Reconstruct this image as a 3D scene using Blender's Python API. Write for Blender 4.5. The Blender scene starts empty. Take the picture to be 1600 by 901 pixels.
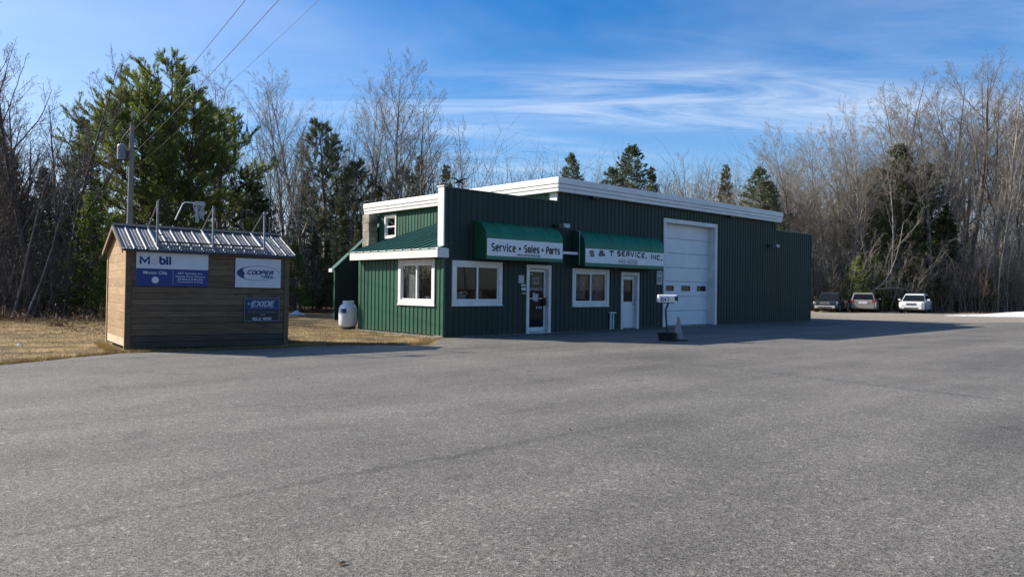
import bpy, math, random
import numpy as np
from mathutils import Vector, Matrix, Euler
R = math.radians
random.seed(7); rng = np.random.default_rng(11)
scene = bpy.context.scene
col = scene.collection

# ------------------------------------------------------------------ camera
cam_d = bpy.data.cameras.new('camera'); cam = bpy.data.objects.new('camera', cam_d); col.objects.link(cam)
cam_d.sensor_width = 36.0; cam_d.lens = 36.0 * 1160 / 1600
cam_d.clip_start = 0.05; cam_d.clip_end = 3000
cam.location = (0, 0, 1.5)
cam.rotation_euler = (Matrix.Rotation(R(90), 3, 'X') @ Matrix.Rotation(R(0.66), 3, 'Z')).to_euler()
scene.camera = cam

# ------------------------------------------------------------------ light
SUN = Vector((-1.60, 0.42, 1.0)).normalized()          # towards the sun
SUN_EL = math.asin(SUN.z); SUN_AZ = math.atan2(SUN.x, SUN.y)
sun_d = bpy.data.lights.new('sun', 'SUN'); sun_d.energy = 5.0; sun_d.angle = R(0.53); sun_d.color = (1.0, 0.92, 0.79)
sun = bpy.data.objects.new('sun', sun_d); col.objects.link(sun)
sun.rotation_euler = SUN.to_track_quat('Z', 'Y').to_euler()
scene.view_settings.view_transform = 'Standard'; scene.view_settings.look = 'None'
scene.view_settings.exposure = 0.80; scene.view_settings.gamma = 1.0
scene.cycles.max_bounces = 6; scene.cycles.diffuse_bounces = 3; scene.cycles.transparent_max_bounces = 6

def build_world():
    w = bpy.data.worlds.new('World'); scene.world = w; w.use_nodes = True
    nt = w.node_tree; nt.nodes.clear(); N = nt.nodes.new; L = nt.links.new
    out = N('ShaderNodeOutputWorld'); bg = N('ShaderNodeBackground'); bg.inputs['Strength'].default_value = 0.092
    sky = N('ShaderNodeTexSky'); sky.sky_type = 'NISHITA'; sky.sun_disc = False
    sky.sun_elevation = SUN_EL; sky.sun_rotation = SUN_AZ; sky.altitude = 50
    sky.air_density = 1.0; sky.dust_density = 0.7; sky.ozone_density = 3.0
    tc = N('ShaderNodeTexCoord'); sep = N('ShaderNodeSeparateXYZ'); L(tc.outputs['Generated'], sep.inputs[0])
    def mth(op, a, b=None, c=None):
        m = N('ShaderNodeMath'); m.operation = op
        for i, x in enumerate((a, b, c)):
            if x is None: continue
            if isinstance(x, (int, float)): m.inputs[i].default_value = x
            else: L(x, m.inputs[i])
        return m.outputs[0]
    def noise(vec, sc, det, rough=0.55, dist=0.0):
        n = N('ShaderNodeTexNoise'); n.inputs['Scale'].default_value = sc; n.inputs['Detail'].default_value = det
        n.inputs['Roughness'].default_value = rough; n.inputs['Distortion'].default_value = dist; L(vec, n.inputs['Vector']); return n.outputs['Fac']
    def ramp(f, a, b):
        m = N('ShaderNodeMapRange'); m.inputs['From Min'].default_value = a; m.inputs['From Max'].default_value = b
        m.interpolation_type = 'SMOOTHSTEP'; L(f, m.inputs['Value']); return m.outputs[0]
    # thin cirrus on a flat layer high above: direction / height
    zz = mth('ADD', mth('MAXIMUM', sep.outputs['Z'], 0.0), 0.12)
    cx = mth('DIVIDE', sep.outputs['X'], zz); cy = mth('DIVIDE', sep.outputs['Y'], zz)
    cmb = N('ShaderNodeCombineXYZ'); L(cx, cmb.inputs[0]); L(cy, cmb.inputs[1])
    mp = N('ShaderNodeMapping'); L(cmb.outputs[0], mp.inputs['Vector'])
    mp.inputs['Rotation'].default_value = (0, 0, R(-24)); mp.inputs['Scale'].default_value = (0.40, 1.55, 1); mp.inputs['Location'].default_value = (CLX, CLY, 0)
    big = noise(mp.outputs[0], 0.62, 3, 0.5, 0.3); fine = noise(mp.outputs[0], 2.6, 8, 0.66, 0.9)
    cl = mth('MULTIPLY', ramp(big, 0.50, 0.68), ramp(fine, 0.30, 0.78))
    # soft veil, thicker low down
    mp2 = N('ShaderNodeMapping'); L(cmb.outputs[0], mp2.inputs['Vector']); mp2.inputs['Scale'].default_value = (0.5, 0.9, 1); mp2.inputs['Location'].default_value = (3.1, 1.7, 0)
    veil = mth('MULTIPLY', ramp(noise(mp2.outputs[0], 0.8, 5, 0.6, 0.4), 0.40, 0.72), 0.20)
    low = ramp(sep.outputs['Z'], 0.42, 0.02); low = mth('MULTIPLY', low, 0.36)
    dv = N('ShaderNodeVectorMath'); dv.operation = 'DOT_PRODUCT'; L(tc.outputs['Generated'], dv.inputs[0]); dv.inputs[1].default_value = tuple(SUN)
    glow = mth('MULTIPLY', ramp(dv.outputs['Value'], 0.30, 1.0), 0.34)          # thin haze scattering round the sun
    fac = mth('MINIMUM', mth('ADD', mth('ADD', mth('ADD', mth('MULTIPLY', cl, 0.50), veil), low), glow), 0.85)
    hs = N('ShaderNodeHueSaturation'); hs.inputs['Saturation'].default_value = 1.82; hs.inputs['Value'].default_value = 1.0; hs.inputs['Hue'].default_value = 0.507; L(sky.outputs[0], hs.inputs['Color'])
    mix = N('ShaderNodeMix'); mix.data_type = 'RGBA'; L(fac, mix.inputs['Factor']); L(hs.outputs[0], mix.inputs['A'])
    mix.inputs['B'].default_value = (5.6, 6.2, 7.3, 1)
    L(mix.outputs['Result'], bg.inputs['Color']); L(bg.outputs[0], out.inputs[0])
CLX, CLY = 0.35, 1.5
build_world()

# ------------------------------------------------------------------ helpers
def setp(o, label=None, cat=None, group=None, kind=None):
    if label: o['label'] = label
    if cat: o['category'] = cat
    if group: o['group'] = group
    if kind: o['kind'] = kind
    return o
def empty(name, loc=(0, 0, 0), rz=0.0, label=None, cat=None, group=None):
    o = bpy.data.objects.new(name, None); col.objects.link(o); o.empty_display_size = 0.3
    o.location = loc; o.rotation_euler = (0, 0, rz)
    return setp(o, label, cat, group)
def link(name, mesh, parent=None):
    o = bpy.data.objects.new(name, mesh); col.objects.link(o)
    if parent is not None: o.parent = parent
    return o
def np_mesh(name, V, F, mats, smooth=False, midx=None):
    me = bpy.data.meshes.new(name); V = np.asarray(V, np.float32); F = np.asarray(F, np.int32); k = F.shape[1]
    me.vertices.add(len(V)); me.vertices.foreach_set('co', V.ravel())
    me.loops.add(F.size); me.loops.foreach_set('vertex_index', F.ravel())
    me.polygons.add(len(F)); me.polygons.foreach_set('loop_start', np.arange(0, F.size, k, dtype=np.int32))
    for m in (mats if isinstance(mats, (list, tuple)) else [mats]): me.materials.append(m)
    if midx is not None: me.polygons.foreach_set('material_index', np.asarray(midx, np.int32))
    me.polygons.foreach_set('use_smooth', np.full(len(F), smooth, dtype=bool))
    me.update(calc_edges=True); return me
class MB:
    """collects simple shapes; optional map fn turns (s, d, z) into local xyz"""
    def __init__(s, f=None): s.v = []; s.f = []; s.m = []; s.fn = f; s.cur = 0
    def add(s, vs, fs):
        b = len(s.v)
        s.v += [tuple(s.fn(*p)) if s.fn else tuple(p) for p in vs]
        s.f += [tuple(b + i for i in f) for f in fs]; s.m += [s.cur] * len(fs)
    def quad(s, a, b, c, d): s.add([a, b, c, d], [(0, 1, 2, 3)])
    def box(s, x0, x1, y0, y1, z0, z1):
        s.add([(x0, y0, z0), (x1, y0, z0), (x1, y1, z0), (x0, y1, z0), (x0, y0, z1), (x1, y0, z1), (x1, y1, z1), (x0, y1, z1)],
              [(0, 3, 2, 1), (4, 5, 6, 7), (0, 1, 5, 4), (1, 2, 6, 5), (2, 3, 7, 6), (3, 0, 4, 7)])
    def bbox(s, x0, x1, y0, y1, z0, z1, c=0.01):
        """box with chamfered long outline in y direction faces (front edges softened)"""
        s.add([(x0, y1, z0), (x1, y1, z0), (x1, y1, z1), (x0, y1, z1),
               (x0, y0 + c, z0), (x1, y0 + c, z0), (x1, y0 + c, z1), (x0, y0 + c, z1),
               (x0 + c, y0, z0 + c), (x1 - c, y0, z0 + c), (x1 - c, y0, z1 - c), (x0 + c, y0, z1 - c)],
              [(0, 1, 2, 3), (0, 4, 5, 1), (1, 5, 6, 2), (2, 6, 7, 3), (3, 7, 4, 0),
               (4, 8, 9, 5), (5, 9, 10, 6), (6, 10, 11, 7), (7, 11, 8, 4), (8, 11, 10, 9)])
    def frame(s, x0, x1, z0, z1, t, y0, y1, tb=None, tt=None):
        tb = t if tb is None else tb; tt = t if tt is None else tt
        s.box(x0, x0 + t, y0, y1, z0, z1); s.box(x1 - t, x1, y0, y1, z0, z1)
        if tt: s.box(x0 + t, x1 - t, y0, y1, z1 - tt, z1)
        if tb: s.box(x0 + t, x1 - t, y0, y1, z0, z0 + tb)
    def tube(s, pts, r, n=8, cap=True):
        pts = [Vector(p) for p in pts]; rs = r if isinstance(r, (list, tuple)) else [r] * len(pts); b = []; prev = None
        for i, p in enumerate(pts):
            t = (pts[min(i + 1, len(pts) - 1)] - pts[max(i - 1, 0)]).normalized()
            a = t.orthogonal().normalized() if prev is None else (prev - t * prev.dot(t)).normalized()
            prev = a; c = t.cross(a); b.append([p + (a * math.cos(2 * math.pi * k / n) + c * math.sin(2 * math.pi * k / n)) * rs[i] for k in range(n)])
        vs = [q for ring in b for q in ring]; fs = []
        for i in range(len(pts) - 1):
            for k in range(n): fs.append((i * n + k, i * n + (k + 1) % n, (i + 1) * n + (k + 1) % n, (i + 1) * n + k))
        if cap: fs.append(tuple(range(n - 1, -1, -1))); fs.append(tuple(range((len(pts) - 1) * n, len(pts) * n)))
        s.add(vs, fs)
    def lathe(s, prof, n=24, c=(0, 0, 0)):
        vs = [(c[0] + r * math.cos(2 * math.pi * k / n), c[1] + r * math.sin(2 * math.pi * k / n), c[2] + z) for r, z in prof for k in range(n)]
        fs = []
        for i in range(len(prof) - 1):
            for k in range(n): fs.append((i * n + k, i * n + (k + 1) % n, (i + 1) * n + (k + 1) % n, (i + 1) * n + k))
        fs.append(tuple(range(n - 1, -1, -1))); fs.append(tuple(range((len(prof) - 1) * n, len(prof) * n)))
        s.add(vs, fs)
    def prism(s, poly, y0, y1):
        """poly of (x, z) swept from y0 to y1"""
        n = len(poly); vs = [(x, y0, z) for x, z in poly] + [(x, y1, z) for x, z in poly]
        s.add(vs, [tuple(range(n)), tuple(range(2 * n - 1, n - 1, -1))] + [(i, i + n, (i + 1) % n + n, (i + 1) % n) for i in range(n)])
    def loft(s, secs, cap=True):
        n = len(secs[0]); vs = [p for sec in secs for p in sec]; fs = []
        for i in range(len(secs) - 1):
            for k in range(n): fs.append((i * n + k, i * n + (k + 1) % n, (i + 1) * n + (k + 1) % n, (i + 1) * n + k))
        if cap: fs.append(tuple(range(n - 1, -1, -1))); fs.append(tuple(range((len(secs) - 1) * n, len(secs) * n)))
        s.add(vs, fs)
    def mesh(s, name, mat, smooth=False):
        me = bpy.data.meshes.new(name); me.from_pydata(s.v, [], s.f)
        for m in (mat if isinstance(mat, (list, tuple)) else [mat]): me.materials.append(m)
        if isinstance(mat, (list, tuple)): me.polygons.foreach_set('material_index', s.m)
        if smooth: me.polygons.foreach_set('use_smooth', [True] * len(me.polygons))
        me.update(); return me
    def build(s, name, mat, parent=None, smooth=False, label=None, bevel=0):
        o = link(name, s.mesh(name, mat, smooth), parent)
        if label: o['label'] = label
        if bevel:
            b = o.modifiers.new('bevel', 'BEVEL'); b.width = bevel; b.segments = 2; b.limit_method = 'ANGLE'; b.angle_limit = R(40)
        return o

# ------------------------------------------------------------------ materials
def mat(name, color, rough=0.6, metal=0.0, spec=0.5, var=0.0, vscale=3.0, bump=0.0, bscale=40.0, color2=None, coat=0.0, vdet=5, stretch=(1, 1, 1), coord='Object', sub=0.0, dirt=None):
    m = bpy.data.materials.new(name); m.use_nodes = True; nt = m.node_tree; bs = nt.nodes['Principled BSDF']
    N = nt.nodes.new; L = nt.links.new
    bs.inputs['Roughness'].default_value = rough; bs.inputs['Metallic'].default_value = metal
    bs.inputs['Specular IOR Level'].default_value = spec; bs.inputs['Coat Weight'].default_value = coat
    bs.inputs['Base Color'].default_value = (*color, 1)
    tc = N('ShaderNodeTexCoord'); mp = N('ShaderNodeMapping'); mp.inputs['Scale'].default_value = stretch
    L(tc.outputs[coord], mp.inputs['Vector'])
    if var or color2:
        n = N('ShaderNodeTexNoise'); n.inputs['Scale'].default_value = vscale; n.inputs['Detail'].default_value = vdet; n.inputs['Roughness'].default_value = 0.62
        L(mp.outputs[0], n.inputs['Vector'])
        mr = N('ShaderNodeMapRange'); mr.inputs['From Min'].default_value = 0.33; mr.inputs['From Max'].default_value = 0.67; L(n.outputs['Fac'], mr.inputs['Value'])
        mx = N('ShaderNodeMix'); mx.data_type = 'RGBA'; L(mr.outputs[0], mx.inputs['Factor'])
        c2 = color2 if color2 else tuple(c * (1 - var) for c in color)
        mx.inputs['A'].default_value = (*color, 1); mx.inputs['B'].default_value = (*c2, 1)
        last = mx.outputs['Result']
        if dirt:      # soil splashed up the lowest part of the thing (a stain that stays put)
            sp = N('ShaderNodeSeparateXYZ'); L(tc.outputs[coord], sp.inputs[0])
            n3 = N('ShaderNodeTexNoise'); n3.inputs['Scale'].default_value = 6; L(tc.outputs[coord], n3.inputs['Vector'])
            a = N('ShaderNodeMath'); a.operation = 'MULTIPLY_ADD'; L(n3.outputs['Fac'], a.inputs[0]); a.inputs[1].default_value = -dirt[1]; L(sp.outputs['Z'], a.inputs[2])
            r2 = N('ShaderNodeMapRange'); r2.inputs['From Min'].default_value = dirt[1] * 0.2; r2.inputs['From Max'].default_value = -dirt[1] * 0.5; r2.inputs['To Max'].default_value = dirt[2]; L(a.outputs[0], r2.inputs['Value'])
            m2 = N('ShaderNodeMix'); m2.data_type = 'RGBA'; L(r2.outputs[0], m2.inputs['Factor']); L(last, m2.inputs['A']); m2.inputs['B'].default_value = (*dirt[0], 1); last = m2.outputs['Result']
        L(last, bs.inputs['Base Color'])
    if bump:
        n2 = N('ShaderNodeTexNoise'); n2.inputs['Scale'].default_value = bscale; n2.inputs['Detail'].default_value = 4; L(mp.outputs[0], n2.inputs['Vector'])
        b = N('ShaderNodeBump'); b.inputs['Strength'].default_value = bump; b.inputs['Distance'].default_value = 0.02; L(n2.outputs['Fac'], b.inputs['Height']); L(b.outputs[0], bs.inputs['Normal'])
    return m

M = {}
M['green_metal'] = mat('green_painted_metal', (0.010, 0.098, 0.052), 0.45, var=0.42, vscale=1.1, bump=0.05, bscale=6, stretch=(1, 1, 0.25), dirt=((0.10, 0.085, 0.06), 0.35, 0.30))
M['green_shaded'] = mat('weathered_shade_toned_green', (0.009, 0.031, 0.023), 0.62, var=0.50, vscale=0.9, bump=0.05, bscale=6, stretch=(1, 1, 0.2), dirt=((0.04, 0.035, 0.028), 0.35, 0.3))  # darker copy of the siding green; shade of the front is in the colour
M['green_roof'] = mat('green_roof_metal', (0.028, 0.115, 0.080), 0.38, var=0.25, vscale=1.0)
M['cap'] = mat('dark_green_cap', (0.02, 0.06, 0.05), 0.4)
M['white'] = mat('white_paint', (0.76, 0.76, 0.74), 0.5, color2=(0.62, 0.61, 0.57), vscale=2.2, bump=0.03)
M['white2'] = mat('white_vinyl', (0.74, 0.75, 0.75), 0.38, var=0.10, vscale=5)
M['fascia'] = mat('white_fascia_metal', (0.78, 0.78, 0.76), 0.45, color2=(0.66, 0.65, 0.61), vscale=1.2, stretch=(1, 1, 4))
M['door_panel'] = mat('white_steel_door', (0.72, 0.75, 0.78), 0.42, var=0.10, vscale=2.0, bump=0.02)
M['awning'] = mat('green_awning_vinyl', (0.010, 0.180, 0.085), 0.5, var=0.22, vscale=3, bump=0.25, bscale=3)
M['awning_side'] = mat('green_awning_side_vinyl', (0.006, 0.085, 0.035), 0.5, var=0.2, vscale=3)
M['banner'] = mat('white_banner_vinyl', (0.80, 0.81, 0.82), 0.45, var=0.10, vscale=4)
M['black'] = mat('black_lettering', (0.006, 0.007, 0.016), 0.5, var=0.2)
M['soft_black'] = mat('black_plastic', (0.02, 0.02, 0.021), 0.5, var=0.3)
M['interior'] = mat('dark_interior', (0.02, 0.02, 0.021), 0.9, var=0.5, vscale=1.5)
M['roof_membrane'] = mat('roof_membrane', (0.14, 0.14, 0.14), 0.8, var=0.3)
def clear_glass():
    m = bpy.data.materials.new('clear_glass'); m.use_nodes = True; nt = m.node_tree; nt.nodes.clear(); N = nt.nodes.new; L = nt.links.new
    out = N('ShaderNodeOutputMaterial'); g = N('ShaderNodeBsdfGlossy'); g.inputs['Roughness'].default_value = 0.02; g.inputs['Color'].default_value = (0.85, 0.88, 0.9, 1); t = N('ShaderNodeBsdfTransparent'); t.inputs['Color'].default_value = (0.62, 0.66, 0.66, 1)
    fr = N('ShaderNodeFresnel'); fr.inputs['IOR'].default_value = 1.52; ma = N('ShaderNodeMath'); ma.operation = 'MULTIPLY'; ma.inputs[1].default_value = 0.55; L(fr.outputs[0], ma.inputs[0])
    tc = N('ShaderNodeTexCoord'); n = N('ShaderNodeTexNoise'); n.inputs['Scale'].default_value = 1.3; L(tc.outputs['Object'], n.inputs['Vector']); bp_ = N('ShaderNodeBump'); bp_.inputs['Strength'].default_value = 0.02; L(n.outputs['Fac'], bp_.inputs['Height']); L(bp_.outputs[0], g.inputs['Normal'])
    mx = N('ShaderNodeMixShader'); L(ma.outputs[0], mx.inputs[0]); L(t.outputs[0], mx.inputs[1]); L(g.outputs[0], mx.inputs[2]); L(mx.outputs[0], out.inputs[0]); return m
M['clear_glass'] = clear_glass()
M['carton'] = mat('cartons', (0.34, 0.25, 0.16), 0.8, var=0.4); M['poster'] = mat('poster', (0.30, 0.26, 0.26), 0.7, color2=(0.10, 0.09, 0.13), vscale=7, vdet=2); M['blind'] = mat('blind', (0.50, 0.50, 0.48), 0.7, var=0.15)
def glass_mat(name, tint=(0.018, 0.020, 0.024), rough=0.03):
    m = mat(name, tint, rough, spec=0.18, var=0.5, vscale=1.7, bump=0.012, bscale=1.5); return m
M['glass'] = glass_mat('window_glass'); M['car_glass'] = glass_mat('car_glass', (0.012, 0.016, 0.018))
M['paper'] = mat('paper', (0.55, 0.56, 0.54), 0.8, var=0.25, vscale=14)
M['pale_print'] = mat('pale_print', (0.62, 0.64, 0.66), 0.6, var=0.2, vscale=12)
M['ghost'] = mat('faded_pink_print', (0.64, 0.50, 0.55), 0.6, var=0.05)
M['blue'] = mat('blue_sign_face', (0.005, 0.032, 0.20), 0.45, var=0.15)
M['navy'] = mat('navy_print', (0.006, 0.028, 0.15), 0.45, var=0.15)
M['sign_white'] = mat('white_sign_face', (0.66, 0.68, 0.72), 0.45, var=0.10, vscale=3)
M['silver_print'] = mat('silver_print', (0.45, 0.50, 0.60), 0.4, var=0.2, vscale=9)
M['galv'] = mat('galvanised_steel', (0.46, 0.47, 0.50), 0.40, metal=0.6, color2=(0.30, 0.31, 0.33), vscale=6)
M['ribbed_roof'] = mat('galvanised_roofing', (0.19, 0.20, 0.215), 0.62, metal=0.25, color2=(0.12, 0.128, 0.14), vscale=3.0, bump=0.03)
M['dark_metal'] = mat('dark_weathered_metal', (0.05, 0.055, 0.065), 0.55, metal=0.3, var=0.4)
M['rag'] = mat('white_rag', (0.62, 0.62, 0.60), 0.9, var=0.3, vscale=12)
M['tank'] = mat('white_tank_paint', (0.66, 0.70, 0.76), 0.35, var=0.12, vscale=3, bump=0.02)
M['cone'] = mat('faded_cone_plastic', (0.30, 0.285, 0.26), 0.7, color2=(0.20, 0.19, 0.18), vscale=5)
M['rubber'] = mat('black_rubber', (0.018, 0.018, 0.019), 0.8, var=0.4, vscale=8, bump=0.1)
M['mail'] = mat('white_enamel', (0.80, 0.80, 0.78), 0.4, var=0.08, vscale=5)
M['snow'] = mat('old_snow', (0.80, 0.82, 0.86), 0.8, color2=(0.50, 0.48, 0.46), vscale=2.2, bump=0.5, bscale=5)
M['stone'] = mat('mottled_masonry', (0.40, 0.37, 0.30), 0.9, color2=(0.13, 0.115, 0.09), vscale=2.6, bump=0.8, bscale=9)
M['bark_grey'] = mat('grey_bark', (0.18, 0.157, 0.14), 0.9, color2=(0.10, 0.088, 0.078), vscale=2.5, bump=0.5, bscale=14, stretch=(1, 1, 0.25))
M['bark_tan'] = mat('pale_tan_bark', (0.32, 0.28, 0.23), 0.9, color2=(0.15, 0.13, 0.105), vscale=2.5, bump=0.4, bscale=14, stretch=(1, 1, 0.3))
M['bark_dark'] = mat('dark_bark', (0.135, 0.110, 0.094), 0.95, color2=(0.07, 0.058, 0.050), vscale=2.5, bump=0.6, bscale=10, stretch=(1, 1, 0.25))
M['bark_birch'] = mat('birch_bark', (0.34, 0.31, 0.27), 0.8, color2=(0.16, 0.145, 0.13), vscale=4.5, stretch=(0.6, 0.6, 2.2), bump=0.2)
M['twig_grey'] = mat('grey_twigs', (0.215, 0.192, 0.168), 0.9, var=0.4, vscale=0.8)
M['twig_tan'] = mat('tan_twigs', (0.370, 0.318, 0.250), 0.9, var=0.45, vscale=0.7)
M['twig_red'] = mat('reddish_twigs', (0.19, 0.135, 0.108), 0.9, var=0.4, vscale=0.8)
M['twig_dark'] = mat('dark_twigs', (0.115, 0.093, 0.080), 0.9, var=0.4, vscale=0.8)
M['pebble'] = mat('pebbles', (0.42, 0.39, 0.34), 0.9, color2=(0.20, 0.18, 0.15), vscale=14)
M['rack'] = mat('dull_galvanised_pipe', (0.27, 0.28, 0.30), 0.5, metal=0.4, var=0.4, vscale=6)
M['transformer'] = mat('grey_transformer_paint', (0.20, 0.22, 0.25), 0.5, var=0.3)
M['pole'] = mat('weathered_pole_wood', (0.27, 0.26, 0.25), 0.9, color2=(0.16, 0.15, 0.14), vscale=4, stretch=(4, 4, 0.3), bump=0.3)
M['wire'] = mat('dark_wire', (0.03, 0.03, 0.032), 0.6, var=0.3)

def leaf_mat(name, a, b, c=None, transl=0.25):
    m = bpy.data.materials.new(name); m.use_nodes = True; nt = m.node_tree; bs = nt.nodes['Principled BSDF']; N = nt.nodes.new; L = nt.links.new
    bs.inputs['Roughness'].default_value = 0.6; bs.inputs['Specular IOR Level'].default_value = 0.2
    tc = N('ShaderNodeTexCoord'); n = N('ShaderNodeTexNoise'); n.inputs['Scale'].default_value = 0.55; n.inputs['Detail'].default_value = 4; L(tc.outputs['Object'], n.inputs['Vector'])
    oi = N('ShaderNodeObjectInfo'); ad = N('ShaderNodeMath'); ad.operation = 'MULTIPLY_ADD'; L(oi.outputs['Random'], ad.inputs[0]); ad.inputs[1].default_value = 0.16; L(n.outputs['Fac'], ad.inputs[2])
    mr = N('ShaderNodeMapRange'); mr.inputs['From Min'].default_value = 0.40; mr.inputs['From Max'].default_value = 0.74; L(ad.outputs[0], mr.inputs['Value'])
    mx = N('ShaderNodeMix'); mx.data_type = 'RGBA'; L(mr.outputs[0], mx.inputs['Factor']); mx.inputs['A'].default_value = (*a, 1); mx.inputs['B'].default_value = (*b, 1)
    L(mx.outputs['Result'], bs.inputs['Base Color'])
    tr = N('ShaderNodeBsdfTranslucent'); L(mx.outputs['Result'], tr.inputs['Color']); ms = N('ShaderNodeMixShader'); ms.inputs[0].default_value = transl
    L(bs.outputs[0], ms.inputs[1]); L(tr.outputs[0], ms.inputs[2]); L(ms.outputs[0], nt.nodes['Material Output'].inputs[0]); return m
M['needle_pine'] = leaf_mat('white_pine_needles', (0.100, 0.155, 0.032), (0.250, 0.285, 0.075), transl=0.45)
M['needle_dark'] = leaf_mat('dark_conifer_needles', (0.030, 0.055, 0.020), (0.070, 0.100, 0.036), transl=0.2)
M['needle_olive'] = leaf_mat('olive_conifer_needles', (0.075, 0.085, 0.028), (0.150, 0.130, 0.055), transl=0.25)
M['needle_pale'] = leaf_mat('pale_conifer_needles', (0.085, 0.110, 0.055), (0.165, 0.185, 0.105), transl=0.25)
M['dead_leaf'] = leaf_mat('dead_leaves', (0.10, 0.06, 0.035), (0.24, 0.155, 0.085), transl=0.2)
M['straw'] = leaf_mat('dead_grass_blades', (0.22, 0.150, 0.055), (0.45, 0.33, 0.14), transl=0.2)
M['grass'] = leaf_mat('greening_grass_blades', (0.14, 0.14, 0.045), (0.24, 0.22, 0.08), transl=0.2)

def wood_mat(name, a, b, knots=True):
    m = bpy.data.materials.new(name); m.use_nodes = True; nt = m.node_tree; bs = nt.nodes['Principled BSDF']; N = nt.nodes.new; L = nt.links.new
    bs.inputs['Roughness'].default_value = 0.8
    tc = N('ShaderNodeTexCoord'); oi = N('ShaderNodeObjectInfo')
    cm = N('ShaderNodeCombineXYZ'); mu = N('ShaderNodeMath'); mu.operation = 'MULTIPLY'; mu.inputs[1].default_value = 37.0; L(oi.outputs['Random'], mu.inputs[0])
    L(mu.outputs[0], cm.inputs[0]); L(mu.outputs[0], cm.inputs[2])
    va = N('ShaderNodeVectorMath'); va.operation = 'ADD'; L(tc.outputs['Object'], va.inputs[0]); L(cm.outputs[0], va.inputs[1])
    mp = N('ShaderNodeMapping'); mp.inputs['Scale'].default_value = (1.6, 1.6, 26); L(va.outputs[0], mp.inputs['Vector'])
    n = N('ShaderNodeTexNoise'); n.inputs['Scale'].default_value = 1.6; n.inputs['Detail'].default_value = 6; n.inputs['Distortion'].default_value = 0.6; L(mp.outputs[0], n.inputs['Vector'])
    mp2 = N('ShaderNodeMapping'); mp2.inputs['Scale'].default_value = (1.2, 1.2, 3.4); L(va.outputs[0], mp2.inputs['Vector'])
    n2 = N('ShaderNodeTexNoise'); n2.inputs['Scale'].default_value = 1.1; n2.inputs['Detail'].default_value = 3; L(mp2.outputs[0], n2.inputs['Vector'])
    ad = N('ShaderNodeMath'); ad.operation = 'MULTIPLY_ADD'; L(n2.outputs['Fac'], ad.inputs[0]); ad.inputs[1].default_value = 0.7; L(n.outputs['Fac'], ad.inputs[2])
    ad2 = N('ShaderNodeMath'); ad2.operation = 'MULTIPLY_ADD'; L(oi.outputs['Random'], ad2.inputs[0]); ad2.inputs[1].default_value = 0.28; L(ad.outputs[0], ad2.inputs[2])
    mr = N('ShaderNodeMapRange'); mr.inputs['From Min'].default_value = 0.68; mr.inputs['From Max'].default_value = 1.28; L(ad2.outputs[0], mr.inputs['Value'])
    mx = N('ShaderNodeMix'); mx.data_type = 'RGBA'; L(mr.outputs[0], mx.inputs['Factor']); mx.inputs['A'].default_value = (*a, 1); mx.inputs['B'].default_value = (*b, 1); last = mx.outputs['Result']
    if knots:
        vo = N('ShaderNodeTexVoronoi'); mp3 = N('ShaderNodeMapping'); mp3.inputs['Scale'].default_value = (1.5, 1.5, 3.2); L(va.outputs[0], mp3.inputs['Vector']); L(mp3.outputs[0], vo.inputs['Vector']); vo.inputs['Scale'].default_value = 1.3
        kr = N('ShaderNodeMapRange'); kr.inputs['From Min'].default_value = 0.10; kr.inputs['From Max'].default_value = 0.03; kr.inputs['To Max'].default_value = 0.8; L(vo.outputs['Distance'], kr.inputs['Value'])
        m2 = N('ShaderNodeMix'); m2.data_type = 'RGBA'; L(kr.outputs[0], m2.inputs['Factor']); L(last, m2.inputs['A']); m2.inputs['B'].default_value = (0.035, 0.02, 0.012, 1); last = m2.outputs['Result']
    L(last, bs.inputs['Base Color'])
    b = N('ShaderNodeBump'); b.inputs['Strength'].default_value = 0.35; b.inputs['Distance'].default_value = 0.01; L(n.outputs['Fac'], b.inputs['Height']); L(b.outputs[0], bs.inputs['Normal'])
    return m
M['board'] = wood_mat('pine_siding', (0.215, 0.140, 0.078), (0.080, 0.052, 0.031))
M['board_side'] = wood_mat('sunlit_toned_siding', (0.42, 0.275, 0.145), (0.23, 0.140, 0.070))  # lighter copy of the shed siding; sunlight on that side is in the colour
M['board_pale'] = wood_mat('replaced_pale_board', (0.56, 0.46, 0.32), (0.42, 0.33, 0.23))
M['board_grey'] = wood_mat('weathered_grey_board', (0.095, 0.080, 0.064), (0.045, 0.038, 0.031))

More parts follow.
